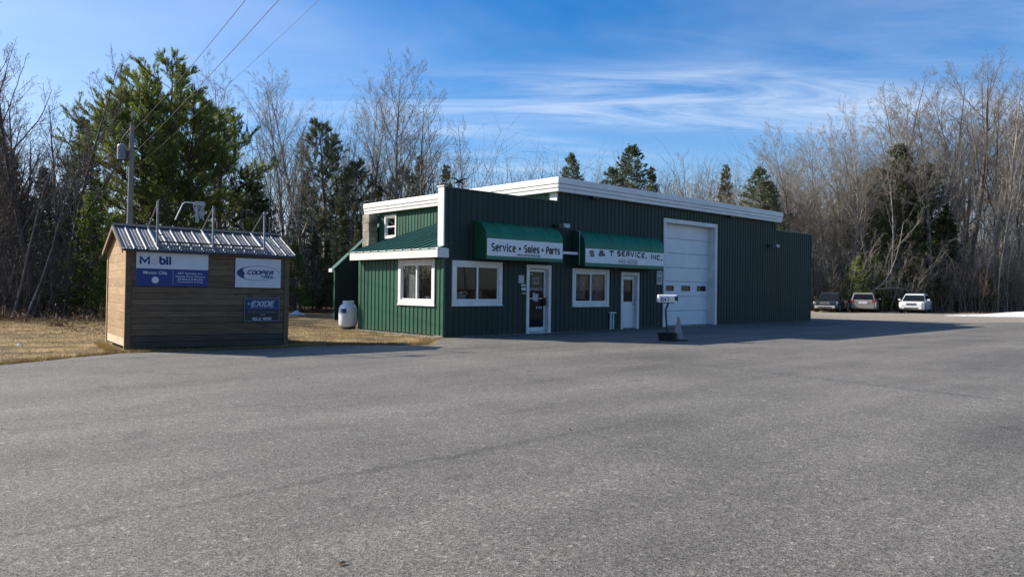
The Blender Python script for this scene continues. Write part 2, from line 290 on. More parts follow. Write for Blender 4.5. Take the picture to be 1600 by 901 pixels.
# ------------------------------------------------------------------ ground sheets
def ground_mat(name, cols, scales, rough=0.95, speck=None, bump=0.4, bscale=60):
    m = bpy.data.materials.new(name); m.use_nodes = True; nt = m.node_tree; bs = nt.nodes['Principled BSDF']; N = nt.nodes.new; L = nt.links.new
    bs.inputs['Roughness'].default_value = rough; bs.inputs['Specular IOR Level'].default_value = 0.25
    tc = N('ShaderNodeTexCoord'); last = None
    for i, (c, sc) in enumerate(zip(cols[1:], scales)):
        n = N('ShaderNodeTexNoise'); n.inputs['Scale'].default_value = sc; n.inputs['Detail'].default_value = 6; n.inputs['Roughness'].default_value = 0.65; L(tc.outputs['Object'], n.inputs['Vector'])
        mr = N('ShaderNodeMapRange'); mr.inputs['From Min'].default_value = 0.42; mr.inputs['From Max'].default_value = 0.60; L(n.outputs['Fac'], mr.inputs['Value'])
        mx = N('ShaderNodeMix'); mx.data_type = 'RGBA'; L(mr.outputs[0], mx.inputs['Factor'])
        if last is None: mx.inputs['A'].default_value = (*cols[0], 1)
        else: L(last, mx.inputs['A'])
        mx.inputs['B'].default_value = (*c, 1); last = mx.outputs['Result']
    L(last, bs.inputs['Base Color'])
    n2 = N('ShaderNodeTexNoise'); n2.inputs['Scale'].default_value = bscale; n2.inputs['Detail'].default_value = 3; L(tc.outputs['Object'], n2.inputs['Vector'])
    b = N('ShaderNodeBump'); b.inputs['Strength'].default_value = bump; b.inputs['Distance'].default_value = 0.02; L(n2.outputs['Fac'], b.inputs['Height']); L(b.outputs[0], bs.inputs['Normal'])
    return m
def asphalt_mat():
    m = bpy.data.materials.new('asphalt'); m.use_nodes = True; nt = m.node_tree; bs = nt.nodes['Principled BSDF']; N = nt.nodes.new; L = nt.links.new
    bs.inputs['Specular IOR Level'].default_value = 0.35
    tc = N('ShaderNodeTexCoord')
    def mth(op, a, b=None, c=None):
        q = N('ShaderNodeMath'); q.operation = op
        for i, x in enumerate((a, b, c)):
            if x is None: continue
            if isinstance(x, (int, float)): q.inputs[i].default_value = x
            else: L(x, q.inputs[i])
        return q.outputs[0]
    def noise(vec, sc, det=4, rough=0.6):
        n = N('ShaderNodeTexNoise'); n.inputs['Scale'].default_value = sc; n.inputs['Detail'].default_value = det; n.inputs['Roughness'].default_value = rough; L(vec, n.inputs['Vector']); return n.outputs['Fac']
    def rng_(f, a, b, c=0.0, d=1.0, sm=False):
        q = N('ShaderNodeMapRange'); q.inputs['From Min'].default_value = a; q.inputs['From Max'].default_value = b; q.inputs['To Min'].default_value = c; q.inputs['To Max'].default_value = d
        if sm: q.interpolation_type = 'SMOOTHSTEP'
        L(f, q.inputs['Value']); return q.outputs[0]
    obj = tc.outputs['Object']
    rot = N('ShaderNodeMapping'); rot.inputs['Rotation'].default_value = (0, 0, -SEAM_A); L(obj, rot.inputs['Vector'])   # x' runs along the paving seams
    sp = N('ShaderNodeSeparateXYZ'); L(rot.outputs[0], sp.inputs[0])
    st = N('ShaderNodeMapping'); st.inputs['Scale'].default_value = (0.16, 1.0, 1.0); L(rot.outputs[0], st.inputs['Vector'])
    broad = rng_(noise(st.outputs[0], 0.75, 5, 0.6), 0.30, 0.70, 0.76, 1.24)
    blot = rng_(noise(obj, 0.45, 5, 0.6), 0.3, 0.7, 0.84, 1.16)
    mid = rng_(noise(obj, 7.0, 4, 0.7), 0.3, 0.7, 0.90, 1.10)
    # aggregate: pale stones in dark binder
    vo = N('ShaderNodeTexVoronoi'); vo.inputs['Scale'].default_value = 88; L(obj, vo.inputs['Vector'])
    vc = N('ShaderNodeSeparateColor'); L(vo.outputs['Color'], vc.inputs[0])
    agg = rng_(vc.outputs[0], 0.0, 1.0, 0.42, 1.58)
    vo2 = N('ShaderNodeTexVoronoi'); vo2.inputs['Scale'].default_value = 38; L(obj, vo2.inputs['Vector']); v2 = N('ShaderNodeSeparateColor'); L(vo2.outputs['Color'], v2.inputs[0])
    agg2 = rng_(v2.outputs[1], 0.90, 1.0, 1.0, 1.7)
    # seam lines with soft dark edge
    wob = mth('MULTIPLY_ADD', noise(obj, 1.4, 4), 0.30, -0.15)
    yy = mth('ADD', sp.outputs['Y'], wob)
    seams = None
    for y0, w, k in SEAMS:
        d = mth('ABSOLUTE', mth('SUBTRACT', yy, y0)); s_ = rng_(mth('ADD', d, rng_(sp.outputs['X'], 4.5, 9.0, 0.0, w * 0.75)), 0.0, w, k, 1.0, True)
        seams = s_ if seams is None else mth('MULTIPLY', seams, s_)
    seams = mth('MAXIMUM', seams, rng_(noise(st.outputs[0], 1.3, 3), 0.30, 0.75, 0.45, 0.90))
    val = mth('MULTIPLY', mth('MULTIPLY', mth('MULTIPLY', broad, blot), mth('MULTIPLY', mid, agg)), mth('MULTIPLY', agg2, seams))
    spots = rng_(noise(obj, 1.15, 2, 0.4), 0.66, 0.74, 1.0, 0.78, True)                 # old drips
    scuff = rng_(noise(st.outputs[0], 0.9, 6, 0.75), 0.60, 0.74, 1.0, 1.22, True)       # pale tyre-swept streaks
    val = mth('MULTIPLY', val, mth('MULTIPLY', spots, scuff))
    sc = N('ShaderNodeVectorMath'); sc.operation = 'SCALE'; sc.inputs[0].default_value = (0.137, 0.129, 0.115); L(val, sc.inputs['Scale'])
    L(sc.outputs[0], bs.inputs['Base Color'])
    L(rng_(vc.outputs[1], 0, 1, 0.62, 0.95), bs.inputs['Roughness'])
    b = N('ShaderNodeBump'); b.inputs['Strength'].default_value = 0.55; b.inputs['Distance'].default_value = 0.006
    L(vo.outputs['Distance'], b.inputs['Height']); L(b.outputs[0], bs.inputs['Normal'])
    return m
SEAM_A = R(43); SEAMS = [(5.22, 0.11, 0.74), (9.0, 0.10, 0.86), (1.7, 0.08, 0.88)]
M['asphalt'] = asphalt_mat()
M['litter'] = ground_mat('forest_litter', [(0.16, 0.105, 0.06), (0.085, 0.055, 0.032), (0.22, 0.16, 0.10)], [0.6, 3.0])
M['lawn'] = ground_mat('dormant_lawn', [(0.29, 0.195, 0.085), (0.13, 0.105, 0.040), (0.34, 0.24, 0.115), (0.085, 0.058, 0.032)], [0.35, 1.5, 0.9], bscale=30)
M['gravel'] = ground_mat('gravel_dirt', [(0.24, 0.205, 0.165), (0.17, 0.145, 0.115), (0.31, 0.28, 0.235)], [0.3, 4.0], bscale=40)

def wobbly(poly, amp=0.12, step=0.5, seed=1):
    rr = random.Random(seed); out = []
    n = len(poly)
    for i in range(n):
        a = Vector((*poly[i], 0)); b = Vector((*poly[(i + 1) % n], 0)); k = max(1, int((b - a).length / step)) if (b - a).length < 60 else 1
        nr = Vector((-(b - a).y, (b - a).x, 0)).normalized()
        for j in range(k):
            p = a + (b - a) * (j / k); w = amp * (rr.uniform(-1, 1)) if j else 0
            out.append((p.x + nr.x * w, p.y + nr.y * w))
    return out
def sheet(name, poly, z, m):
    me = bpy.data.meshes.new(name); me.from_pydata([(x, y, z) for x, y in poly], [], [tuple(range(len(poly)))]); me.materials.append(m); me.update()
    o = link(name, me); o['kind'] = 'structure'; return o
sheet('ground', [(-900, -900), (900, -900), (900, 900), (-900, 900)], -0.012, M['litter'])
sheet('lawn', wobbly([(-60, 8), (-8.0, 8), (-6.0, 16), (0.5, 20), (2.0, 30), (-3, 44), (-9.5, 46), (-13, 41), (-19, 34), (-24, 30), (-60, 27)], 0.5, 1.5, 3), -0.006, M['lawn'])
sheet('gravel_lot', wobbly([(14, 38), (24.5, 37.2), (34.5, 39.5), (70, 52), (95, 62), (60, 62), (40, 57.5), (20, 58.5), (12, 57), (10, 45)], 0.35, 1.2, 4), -0.003, M['gravel'])
sheet('asphalt_lot', wobbly([(-9.8, -25), (90, -25), (95, 60), (60, 50.5), (34, 41.5), (24.2, 38.9), (17.6, 41.4), (14.5, 38.0), (12, 36), (-1.4, 22.9), (-2.05, 21.9), (-2.0, 19.4), (-4.5, 18.8), (-5.9, 17.6), (-7.4, 16.6), (-8.45, 16.1), (-8.9, 14.8), (-9.3, 13.5)], 0.07, 0.35, 5), 0.0, M['asphalt'])

# ------------------------------------------------------------------ the garage building (local x along the front, y to the back)
BANG = math.atan2(0.68022615, 0.73300231)
bld = empty('service_garage', (-2.06675572, 22.38259716, 0), BANG, 'dark green ribbed metal service garage with white roof trim and two green awnings', 'garage')
FRONT = lambda s, d, z: (s, -d, z)
def LEFT(x): return lambda s, d, z: (x - d, s, z)
def RIGHT(x): return lambda s, d, z: (x + d, s, z)
def BACK(y): return lambda s, d, z: (s, y + d, z)
def FRONT_AT(y): return lambda s, d, z: (s, y - d, z)

def rib_wall(name, fn, s0, s1, z0, z1, holes=(), pitch=0.225, m='green_metal', depth=0.022, top=None):
    """ribbed sheet: flat pans with raised ribs, cut round the openings"""
    mb = MB(fn); pts = []
    s = s0
    while s < s1 - 1e-6:
        for o, d in ((0.0, 0.0), (pitch - 0.062, 0.0), (pitch - 0.047, depth), (pitch - 0.015, depth)):
            if s + o < s1 - 0.005: pts.append((s + o, d))
        s += pitch
    pts.append((s1, 0.0))
    for h in holes:
        for e in (h[0], h[1]):
            for i in range(len(pts) - 1):
                if pts[i][0] + 1e-4 < e < pts[i + 1][0] - 1e-4:
                    t = (e - pts[i][0]) / (pts[i + 1][0] - pts[i][0]); pts.insert(i + 1, (e, pts[i][1] + t * (pts[i + 1][1] - pts[i][1]))); break
    zt = (lambda q: z1) if top is None else top
    for (a, da), (b, db) in zip(pts[:-1], pts[1:]):
        mid = (a + b) / 2; segs = [(z0, None)]
        cuts = sorted([(h[2], h[3]) for h in holes if h[0] < mid < h[1]]); cur = z0
        for c0, c1 in cuts:
            if c0 > cur + 1e-4: mb.quad((a, da, cur), (b, db, cur), (b, db, c0), (a, da, c0))
            cur = c1
        if zt(mid) > cur: mb.quad((a, da, cur), (b, db, cur), (b, db, zt(b)), (a, da, zt(a)))
    return mb.build(name, M[m], bld)

def window(fn, s0, s1, z0, z1, t=0.15, panes=2, inside=(), label=None, rows=1, sill=True, proud=0.045):
    f = MB(fn); f.frame(s0, s1, z0, z1, t, -0.02, proud)
    if sill: f.box(s0 - 0.02, s1 + 0.02, -0.02, proud + 0.02, z0 - 0.025, z0 + 0.012)
    w = f.build('window', M['white'], bld, bevel=0.006, label=label)
    a, b, c, d = s0 + t, s1 - t, z0 + t, z1 - t
    sa = MB(fn); sa.frame(a, b, c, d, 0.045, -0.05, 0.012)
    if rows == 2: sa.box(a + 0.045, b - 0.045, -0.05, 0.014, (c + d) / 2 - 0.03, (c + d) / 2 + 0.03)
    else: sa.box((a + b) / 2 - 0.03, (a + b) / 2 + 0.03, -0.05, 0.014, c + 0.045, d - 0.045)
    sa.build('sash', M['white2'], w)
    for k in range(2):
        g = MB(fn)
        if rows == 2:
            zm = (c + d) / 2; q = (c + 0.04, zm - 0.028) if k == 0 else (zm + 0.028, d - 0.04)
            g.quad((a + 0.04, -0.03, q[0]), (b - 0.04, -0.03, q[0]), (b - 0.04, -0.03, q[1]), (a + 0.04, -0.03, q[1]))
        else:
            sm = (a + b) / 2; q = (a + 0.04, sm - 0.028) if k == 0 else (sm + 0.028, b - 0.04); dd = -0.030 if k == 0 else -0.018
            g.quad((q[0], dd, c + 0.04), (q[1], dd, c + 0.04), (q[1], dd, d - 0.04), (q[0], dd, d - 0.04))
        g.build('pane', M['clear_glass'], w)
    r = MB(fn); q = 0.55
    r.quad((a, -q, c), (b, -q, c), (b, -q, d), (a, -q, d)); r.quad((a, -0.05, c), (a, -q, c), (a, -q, d), (a, -0.05, d)); r.quad((b, -0.05, c), (b, -q, c), (b, -q, d), (b, -0.05, d)); r.quad((a, -0.05, c), (b, -0.05, c), (b, -q, c), (a, -q, c)); r.quad((a, -0.05, d), (b, -0.05, d), (b, -q, d), (a, -q, d))
    r.build('backing', M['interior'], w)
    for x0, x1, y0, y1, z0, z1, mm, nm in inside:
        r = MB(fn); r.box(x0, x1, -y1, -y0, z0, z1); r.build(nm, M[mm], w)
    return w

def text(parent, s, fn, s0, s1, z0, z1, d, m, arch=0.0, slant=0.0, bold=0.0, name='lettering', space=1.0, align_fit=True, label=None):
    cu = bpy.data.curves.new('text', 'FONT'); cu.body = s; cu.size = 1.0; cu.offset = bold; cu.resolution_u = 3; cu.space_character = space; cu.align_x = 'CENTER'; cu.space_line = 1.0
    to = bpy.data.objects.new('text_tmp', cu); col.objects.link(to); bpy.context.view_layer.update()
    me = bpy.data.meshes.new_from_object(to.evaluated_get(bpy.context.evaluated_depsgraph_get())); bpy.data.objects.remove(to); bpy.data.curves.remove(cu)
    co = np.empty(len(me.vertices) * 3, np.float32); me.vertices.foreach_get('co', co); co = co.reshape(-1, 3)
    lo = co.min(0); hi = co.max(0); co[:, 0] = (co[:, 0] - lo[0]) / (hi[0] - lo[0]); co[:, 1] = (co[:, 1] - lo[1]) / (hi[1] - lo[1])
    out = []
    for x, y, _ in co:
        zz = z0 + y * (z1 - z0); xx = s0 + x * (s1 - s0) + slant * y * (z1 - z0)
        t = (x - 0.5) * 2; zz += arch * (1 - t * t) - arch * 0.4
        out.append(fn(xx, d, zz))
    me.vertices.foreach_set('co', np.array(out, np.float32).ravel()); me.materials.clear(); me.materials.append(M[m]); me.update()
    o = link(name, me, parent)
    if label: o['label'] = label
    return o

GL = {'S': [[(1, 1), (0, 1), (0, .5), (1, .5), (1, 0), (0, 0)]], 'E': [[(1, 1), (0, 1), (0, 0), (1, 0)], [(0, .5), (.85, .5)]], 'R': [[(0, 0), (0, 1), (1, 1), (1, .48), (0, .48)], [(.45, .48), (1, 0)]],
      'V': [[(0, 1), (.5, 0), (1, 1)]], 'I': [[(.5, 0), (.5, 1)]], 'C': [[(1, 1), (0, 1), (0, 0), (1, 0)]], 'N': [[(0, 0), (0, 1), (1, 0), (1, 1)]], 'T': [[(0, 1), (1, 1)], [(.5, 1), (.5, 0)]],
      '&': [[(1, 0), (.18, .72), (.18, 1), (.75, 1), (.75, .70), (0, .38), (0, 0), (.6, 0), (1, .42)]], 'M': [[(0, 0), (0, 1), (.5, .25), (1, 1), (1, 0)]], 'O': [[(0, .5), (0, 1), (1, 1), (1, 0), (0, 0), (0, .5)]], 'P': [[(0, 0), (0, 1), (1, 1), (1, .45), (0, .45)]],
      'X': [[(0, 0), (1, 1)], [(0, 1), (1, 0)]], 'D': [[(0, 0), (0, 1), (.7, 1), (1, .7), (1, .3), (.7, 0), (0, 0)]], 'A': [[(0, 0), (.5, 1), (1, 0)], [(.2, .3), (.8, .3)]], 'U': [[(0, 1), (0, 0), (1, 0), (1, 1)]], 'L': [[(0, 1), (0, 0), (1, 0)]],
      'H': [[(0, 0), (0, 1)], [(1, 0), (1, 1)], [(0, .5), (1, .5)]], 'W': [[(0, 1), (.25, 0), (.5, .75), (.75, 0), (1, 1)]],
      'b': [[(0, 1), (0, 0), (1, 0), (1, .68), (0, .68)]], 'i': [[(.5, 0), (.5, .66)], [(.5, .93), (.5, 1)]], 'l': [[(.5, 0), (.5, 1)]], 'e': [[(0, .36), (1, .36), (1, .72), (0, .72), (0, 0), (1, 0)]], 'r': [[(0, 0), (0, .72)], [(0, .5), (.4, .72), (1, .72)]],
      'v': [[(0, .72), (.5, 0), (1, .72)]], 'c': [[(1, .72), (0, .72), (0, 0), (1, 0)]], 'a': [[(0, .56), (0, .72), (1, .72), (1, 0)], [(1, .42), (0, .38), (0, 0), (1, .03)]], 's': [[(1, .72), (0, .72), (0, .36), (1, .36), (1, 0), (0, 0)]],
      't': [[(.4, .98), (.4, 0), (1, 0)], [(0, .72), (1, .72)]], '4': [[(.75, 0), (.75, 1), (0, .3), (1, .3)]], '5': [[(1, 1), (0, 1), (0, .54), (1, .54), (1, 0), (0, 0)]], '0': [[(0, .5), (0, 1), (1, 1), (1, 0), (0, 0), (0, .5)]], '6': [[(1, 1), (0, 1), (0, 0), (1, 0), (1, .54), (0, .54)]],
      '-': [[(0, .45), (1, .45)]], '8': [[(0, .5), (0, 1), (1, 1), (1, 0), (0, 0), (0, .5), (1, .5)]], '7': [[(0, 1), (1, 1), (.35, 0)]], ',': [[(.5, .06), (.35, -.16)]], '.': [[(0, .04), (1, .04)]]}
GW = {'I': .28, 'i': .28, 'l': .28, 'M': 1.3, 'W': 1.4, ',': .25, '.': .32, ' ': .62, '&': 1.15, 'r': .75, 't': .75, '-': .6}
SHARP = set('VNMXAWvD')
def stroke_text(parent, s, fn, s0, s1, z0, z1, d, m, hw, gap=0.32, slant=0.0, arc=None, name='lettering'):
    """heavy sign lettering built from mitred strokes, fitted between s0 and s1"""
    tot = sum(GW.get(c, 1.0) for c in s) + gap * (len(s) - 1); k = (s1 - s0 - 2 * hw) / tot; x = s0 + hw; b = MB(fn); lay = 0
    for c in s:
        w = GW.get(c, 1.0) * k
        for st in GL.get(c, []):
            a_ = arc(x + w / 2) if arc else 0.0; P = [Vector((x + p[0] * w, z0 + hw + p[1] * (z1 - z0 - 2 * hw) + a_)) for p in st]
            if c not in SHARP:
                Q = [P[0]]
                for i in range(1, len(P) - 1):
                    u0 = P[i - 1] - P[i]; u1 = P[i + 1] - P[i]; cut = min(hw * 1.1, u0.length * .45, u1.length * .45); Q += [P[i] + u0.normalized() * cut, P[i] + u1.normalized() * cut]
                P = Q + [P[-1]]
            L_ = []; R_ = []
            for i, p in enumerate(P):
                t0 = (P[i] - P[i - 1]).normalized() if i else (P[1] - P[0]).normalized(); t1 = (P[i + 1] - P[i]).normalized() if i + 1 < len(P) else t0
                n0 = Vector((-t0.y, t0.x)); n1 = Vector((-t1.y, t1.x)); mn = (n0 + n1); mn = mn.normalized() if mn.length > 1e-3 else n0; q = min(1.8, 1 / max(0.3, mn.dot(n0)))
                L_.append(p + mn * hw * q); R_.append(p - mn * hw * q)
            if st[0][0] in (0, 1, .5) and c not in 'O0D8SCEcse': L_[0] -= (P[1] - P[0]).normalized() * hw * .8; R_[0] -= (P[1] - P[0]).normalized() * hw * .8; L_[-1] += (P[-1] - P[-2]).normalized() * hw * .8; R_[-1] += (P[-1] - P[-2]).normalized() * hw * .8
            lay += 1; vs = []
            for l_, r_ in zip(L_, R_): vs += [(l_.x + slant * (l_.y - z0), d + 0.0003 * (lay % 3), l_.y), (r_.x + slant * (r_.y - z0), d + 0.0003 * (lay % 3), r_.y)]
            b.add(vs, [(2 * i, 2 * i + 1, 2 * i + 3, 2 * i + 2) for i in range(len(P) - 1)])
        x += w + gap * k
    return b.build(name, M[m], parent)

# openings: (s0, s1, z0, z1)
W1 = (0.31, 2.36, 0.96, 2.34); W2 = (5.71, 7.71, 0.89, 2.24)
D1 = (3.46, 4.62, 0.0, 2.30); D2 = (8.43, 9.53, 0.0, 2.17); G1 = (11.10, 15.05, 0.0, 4.41)
ins = lambda h, k=0.06: (h[0] + k, h[1] - k, h[2] + (k if h[2] > 0.1 else 0), h[3] - k)
rib_wall('wall', FRONT, 0.0, 4.95, 0.02, 4.52, [ins(W1), ins(D1)], m='green_shaded')['label'] = 'front wall of the low office end, in shade'
rib_wall('wall', FRONT, 4.95, 20.25, 0.02, 4.86, [ins(W2), ins(D2), ins(G1)], m='green_shaded')
rib_wall('wall', FRONT, 20.25, 24.05, 0.02, 4.47, m='green_shaded')
SW = (0.40, 2.36, 0.95, 2.385)
rib_wall('wall', LEFT(0.0), 0.0, 4.86, 0.05, 2.50, [ins(SW)])['label'] = 'sunlit green side wall of the lean-to'
rib_wall('wall', LEFT(4.95), 0.0, 11.25, 0.0, 4.90, [(9.93, 10.75, 3.74, 4.70)])
rib_wall('wall', BACK(4.86), 0.0, 5.0, 0.05, 2.6, top=lambda s: 2.70 + 0.325 * s)
rib_wall('wall', RIGHT(20.25), 0.0, 11.3, 0.0, 4.9)
rib_wall('wall', RIGHT(24.05), 0.0, 9.0, 0.02, 4.2)
rib_wall('wall', BACK(11.3), 4.95, 20.25, 0.0, 4.9)
rib_wall('wall', BACK(9.0), 20.25, 24.05, 0.0, 4.2)
# parapet thickness, caps, trim
b = MB(); b.box(0.012, 4.94, 0.02, 0.26, 2.75, 4.50); b.build('parapet', M['green_shaded'], bld)
for q_ in ((-0.02, 4.95, -0.04, 0.30, 4.52, 4.55), (20.27, 24.09, -0.04, 0.10, 4.47, 4.50)):
    b = MB(); b.box(*q_); b.build('cap_flashing', M['cap'], bld)
b = MB(); b.box(-0.035, 0.010, -0.012, 0.27, 2.76, 4.56); b.box(-0.06, 0.05, -0.045, 0.31, 4.555, 4.585); b.build('corner_trim', M['white'], bld, label='white trim on the end of the parapet')
b = MB(); b.box(4.90, 4.945, 0.012, 0.36, 4.50, 4.84); b.build('corner_trim', M['white'], bld)
b = MB(); b.box(-0.030, 0.03, -0.030, -0.002, 0.03, 2.40); b.box(-0.030, -0.002, -0.002, 0.06, 0.03, 2.40); b.build('corner_trim', M['green_metal'], bld)
b = MB(); b.box(24.03, 24.085, -0.03, 0.03, 0.02, 4.46); b.build('corner_trim', M['green_shaded'], bld)
# foundation and gravel drip edge
b = MB(); b.box(0.0, 24.03, 0.03, 0.5, -0.1, 0.05); b.box(0.03, 0.5, 0.03, 4.86, -0.1, 0.06); b.build('foundation', M['stone'], bld)
# big fascia: three stepped bands round the tall roof
def fascia_band(z0, z1, o):
    m_ = MB()
    m_.box(4.95 - o, 20.28 + o, -o, -o + 0.05, z0, z1)
    m_.box(4.95 - o, 5.0 - o, -o + 0.05, 12.25, z0, z1)
    m_.box(20.23 + o, 20.28 + o, -o + 0.05, 12.25, z0, z1)
    m_.box(5.0 - o, 20.23 + o, 12.20, 12.25, z0, z1)
    return m_
for z0, z1, o in ((5.12, 5.335, 0.27), (4.985, 5.112, 0.245), (4.85, 4.978, 0.22)):
    fascia_band(z0, z1, o).build('fascia_board', M['fascia'], bld, bevel=0.012)
b = MB(); b.box(4.74, 20.49, -0.21, 12.19, 4.862, 4.875); b.build('soffit', M['white2'], bld)
b = MB(); b.box(4.70, 20.50, -0.25, 12.22, 5.20, 5.30); b.build('roof', M['roof_membrane'], bld, label='flat roof of the tall workshop')
b = MB(); b.box(20.3, 24.0, 0.12, 8.95, 4.1, 4.2); b.build('roof', M['roof_membrane'], bld)
b = MB()
for sx in (6.6, 15.9): b.box(sx, sx + 0.35, -0.17, -0.02, 4.78, 4.85)
b.build('soffit_bracket', M['soft_black'], bld)

# lean-to roof: standing seam panels
slope = 0.325; zr = lambda x: 2.66 + slope * (x + 0.30)
rf = MB(); rf.add([(-0.34, -0.04, zr(-0.34)), (4.94, -0.04 + 0.30, zr(4.94)), (4.94, 4.98, zr(4.94)), (-0.34, 4.98, zr(-0.34)), (-0.34, -0.04, zr(-0.34) + 0.02), (4.94, 0.26, zr(4.94) + 0.02), (4.94, 4.98, zr(4.94) + 0.02), (-0.34, 4.98, zr(-0.34) + 0.02)],
       [(0, 1, 2, 3), (4, 7, 6, 5), (0, 4, 5, 1), (1, 5, 6, 2), (2, 6, 7, 3), (3, 7, 4, 0)])
roof = rf.build('roof', M['green_roof'], bld, label='green standing seam lean-to roof')
for k in range(11):
    y = 0.30 + k * 0.466; q = MB(); x0, x1 = -0.345, 4.93
    q.add([(x0, y - 0.018, zr(x0) + 0.02), (x1, y - 0.018, zr(x1) + 0.02), (x1, y + 0.018, zr(x1) + 0.02), (x0, y + 0.018, zr(x0) + 0.02),
           (x0, y - 0.012, zr(x0) + 0.062), (x1, y - 0.012, zr(x1) + 0.062), (x1, y + 0.012, zr(x1) + 0.062), (x0, y + 0.012, zr(x0) + 0.062)],
          [(4, 5, 6, 7), (0, 1, 5, 4), (2, 3, 7, 6), (0, 4, 7, 3), (1, 2, 6, 5)])
    q.build('seam', M['green_roof'], roof)
b = MB(); b.box(-0.33, -0.29, -0.12, 4.90, 2.405, 2.685); b.box(-0.29, 0.10, -0.12, -0.075, 2.405, 2.685); b.box(-0.31, 0.03, -0.105, 0.02, 2.685, 2.70)
b.build('eave_board', M['white'], bld, bevel=0.006)
b = MB(); b.box(-0.288, -0.03, -0.07, 4.88, 2.45, 2.47); b.build('soffit', M['green_shaded'], bld)

window(FRONT, *W1, label='wide two-pane front window', inside=((0.50, 1.02, 0.20, 0.45, 1.11, 1.30, 'paper', 'stacked_papers'), (0.62, 0.90, 0.15, 0.40, 1.30, 1.38, 'carton', 'carton'), (1.45, 1.75, 0.25, 0.5, 1.11, 1.42, 'carton', 'carton'), (1.80, 2.15, 0.30, 0.5, 1.11, 1.28, 'soft_black', 'chair_back')))
window(FRONT, *W2, label='two-pane window under the right awning', inside=((5.92, 6.52, 0.10, 0.105, 1.15, 1.98, 'poster', 'poster'), (6.90, 7.50, 0.10, 0.105, 1.12, 2.00, 'poster', 'poster')))
window(LEFT(0.0), *SW, label='sunlit two-pane side window', inside=((0.62, 1.3, 0.25, 0.5, 1.10, 1.22, 'paper', 'stacked_papers'), (1.45, 2.15, 0.12, 0.125, 1.10, 2.2, 'blind', 'blind')))
window(LEFT(4.95), 9.86, 10.80, 3.68, 4.74, t=0.10, rows=2, sill=False, label='small upper window under the roof edge')

# door with glass, left
def reveal(fn, h, t, deep):
    f = MB(fn); f.frame(h[0], h[1], h[2], h[3], t, -0.02, 0.04, tb=0.0)
    f.box(h[0] + t - 0.02, h[0] + t, -deep, -0.02, h[2], h[3] - t); f.box(h[1] - t, h[1] - t + 0.02, -deep, -0.02, h[2], h[3] - t); f.box(h[0] + t - 0.02, h[1] - t + 0.02, -deep, -0.02, h[3] - t, h[3] - t + 0.02)
    return f
d1 = reveal(FRONT, D1, 0.12, 0.16).build('door', M['white'], bld, label='white entrance door with full glass')
b = MB(FRONT); b.frame(3.60, 4.48, 0.05, 2.16, 0.085, -0.13, -0.09, tb=0.15); b.build('door_leaf', M['white2'], d1, bevel=0.006)
b = MB(FRONT); b.quad((3.68, -0.115, 0.19), (4.40, -0.115, 0.19), (4.40, -0.115, 2.08), (3.68, -0.115, 2.08)); b.build('pane', M['glass'], d1)
b = MB(FRONT); b.box(3.68, 4.40, -0.112, -0.085, 1.155, 1.185); b.build('push_bar', M['galv'], d1)
b = MB(FRONT); b.bbox(4.335, 4.465, -0.088, -0.045, 0.92, 1.20); b.box(4.37, 4.39, -0.045, -0.01, 0.95, 1.17); b.build('handle', M['soft_black'], d1)
b = MB(FRONT); b.box(3.58, 4.50, -0.14, 0.05, 0.0, 0.05); b.build('threshold', M['galv'], d1)
b = MB(FRONT); b.box(3.70, 3.86, -0.112, -0.105, 1.98, 2.01); b.build('notice', M['paper'], d1)
text(d1, 'AUTO', FRONT, 3.86, 4.19, 1.80, 1.90, -0.108, 'pale_print'); text(d1, 'SALES', FRONT, 3.86, 4.19, 1.66, 1.76, -0.108, 'pale_print'); text(d1, 'ENTRANCE', FRONT, 3.71, 4.35, 1.44, 1.53, -0.108, 'pale_print')
b = MB(FRONT); b.add([(3.84, -0.082, 1.12), (4.07, -0.078, 1.06), (4.12, -0.078, 1.31), (3.86, -0.082, 1.37)], [(0, 1, 2, 3)]); b.build('notice', M['paper'], d1, label='tilted sheet of paper taped to the door glass')
for x in (4.05, 4.16, 4.26):
    b = MB(FRONT); b.box(x, x + 0.05, -0.11, -0.105, 0.83, 0.90); b.build('sticker', M['pale_print'], d1)
# panel door with half glass, right
d2 = reveal(FRONT, D2, 0.12, 0.16).build('door', M['white'], bld, label='white half-glass door under the right awning')
b = MB(FRONT); b.frame(8.56, 9.40, 0.04, 2.03, 0.11, -0.15, -0.11, tb=1.0, tt=0.14); b.bbox(8.66, 9.30, -0.108, -0.098, 0.16, 0.92, 0.012)
b.build('door_leaf', M['door_panel'], d2, bevel=0.006)
b = MB(FRONT); b.quad((8.67, -0.125, 1.03), (9.29, -0.125, 1.03), (9.29, -0.125, 1.90), (8.67, -0.125, 1.90)); b.build('pane', M['glass'], d2)
b = MB(FRONT); b.frame(8.64, 9.32, 1.0, 1.93, 0.035, -0.11, -0.095); b.build('glass_bead', M['white2'], d2)
b = MB(FRONT); b.lathe([(0.0, 0), (0.03, 0)], 8); b.tube([(9.345, -0.11, 0.95), (9.345, -0.04, 0.95)], [0.016, 0.03], 10); b.tube([(9.345, -0.11, 1.10), (9.345, -0.08, 1.10)], 0.026, 10); b.build('handle', M['galv'], d2)
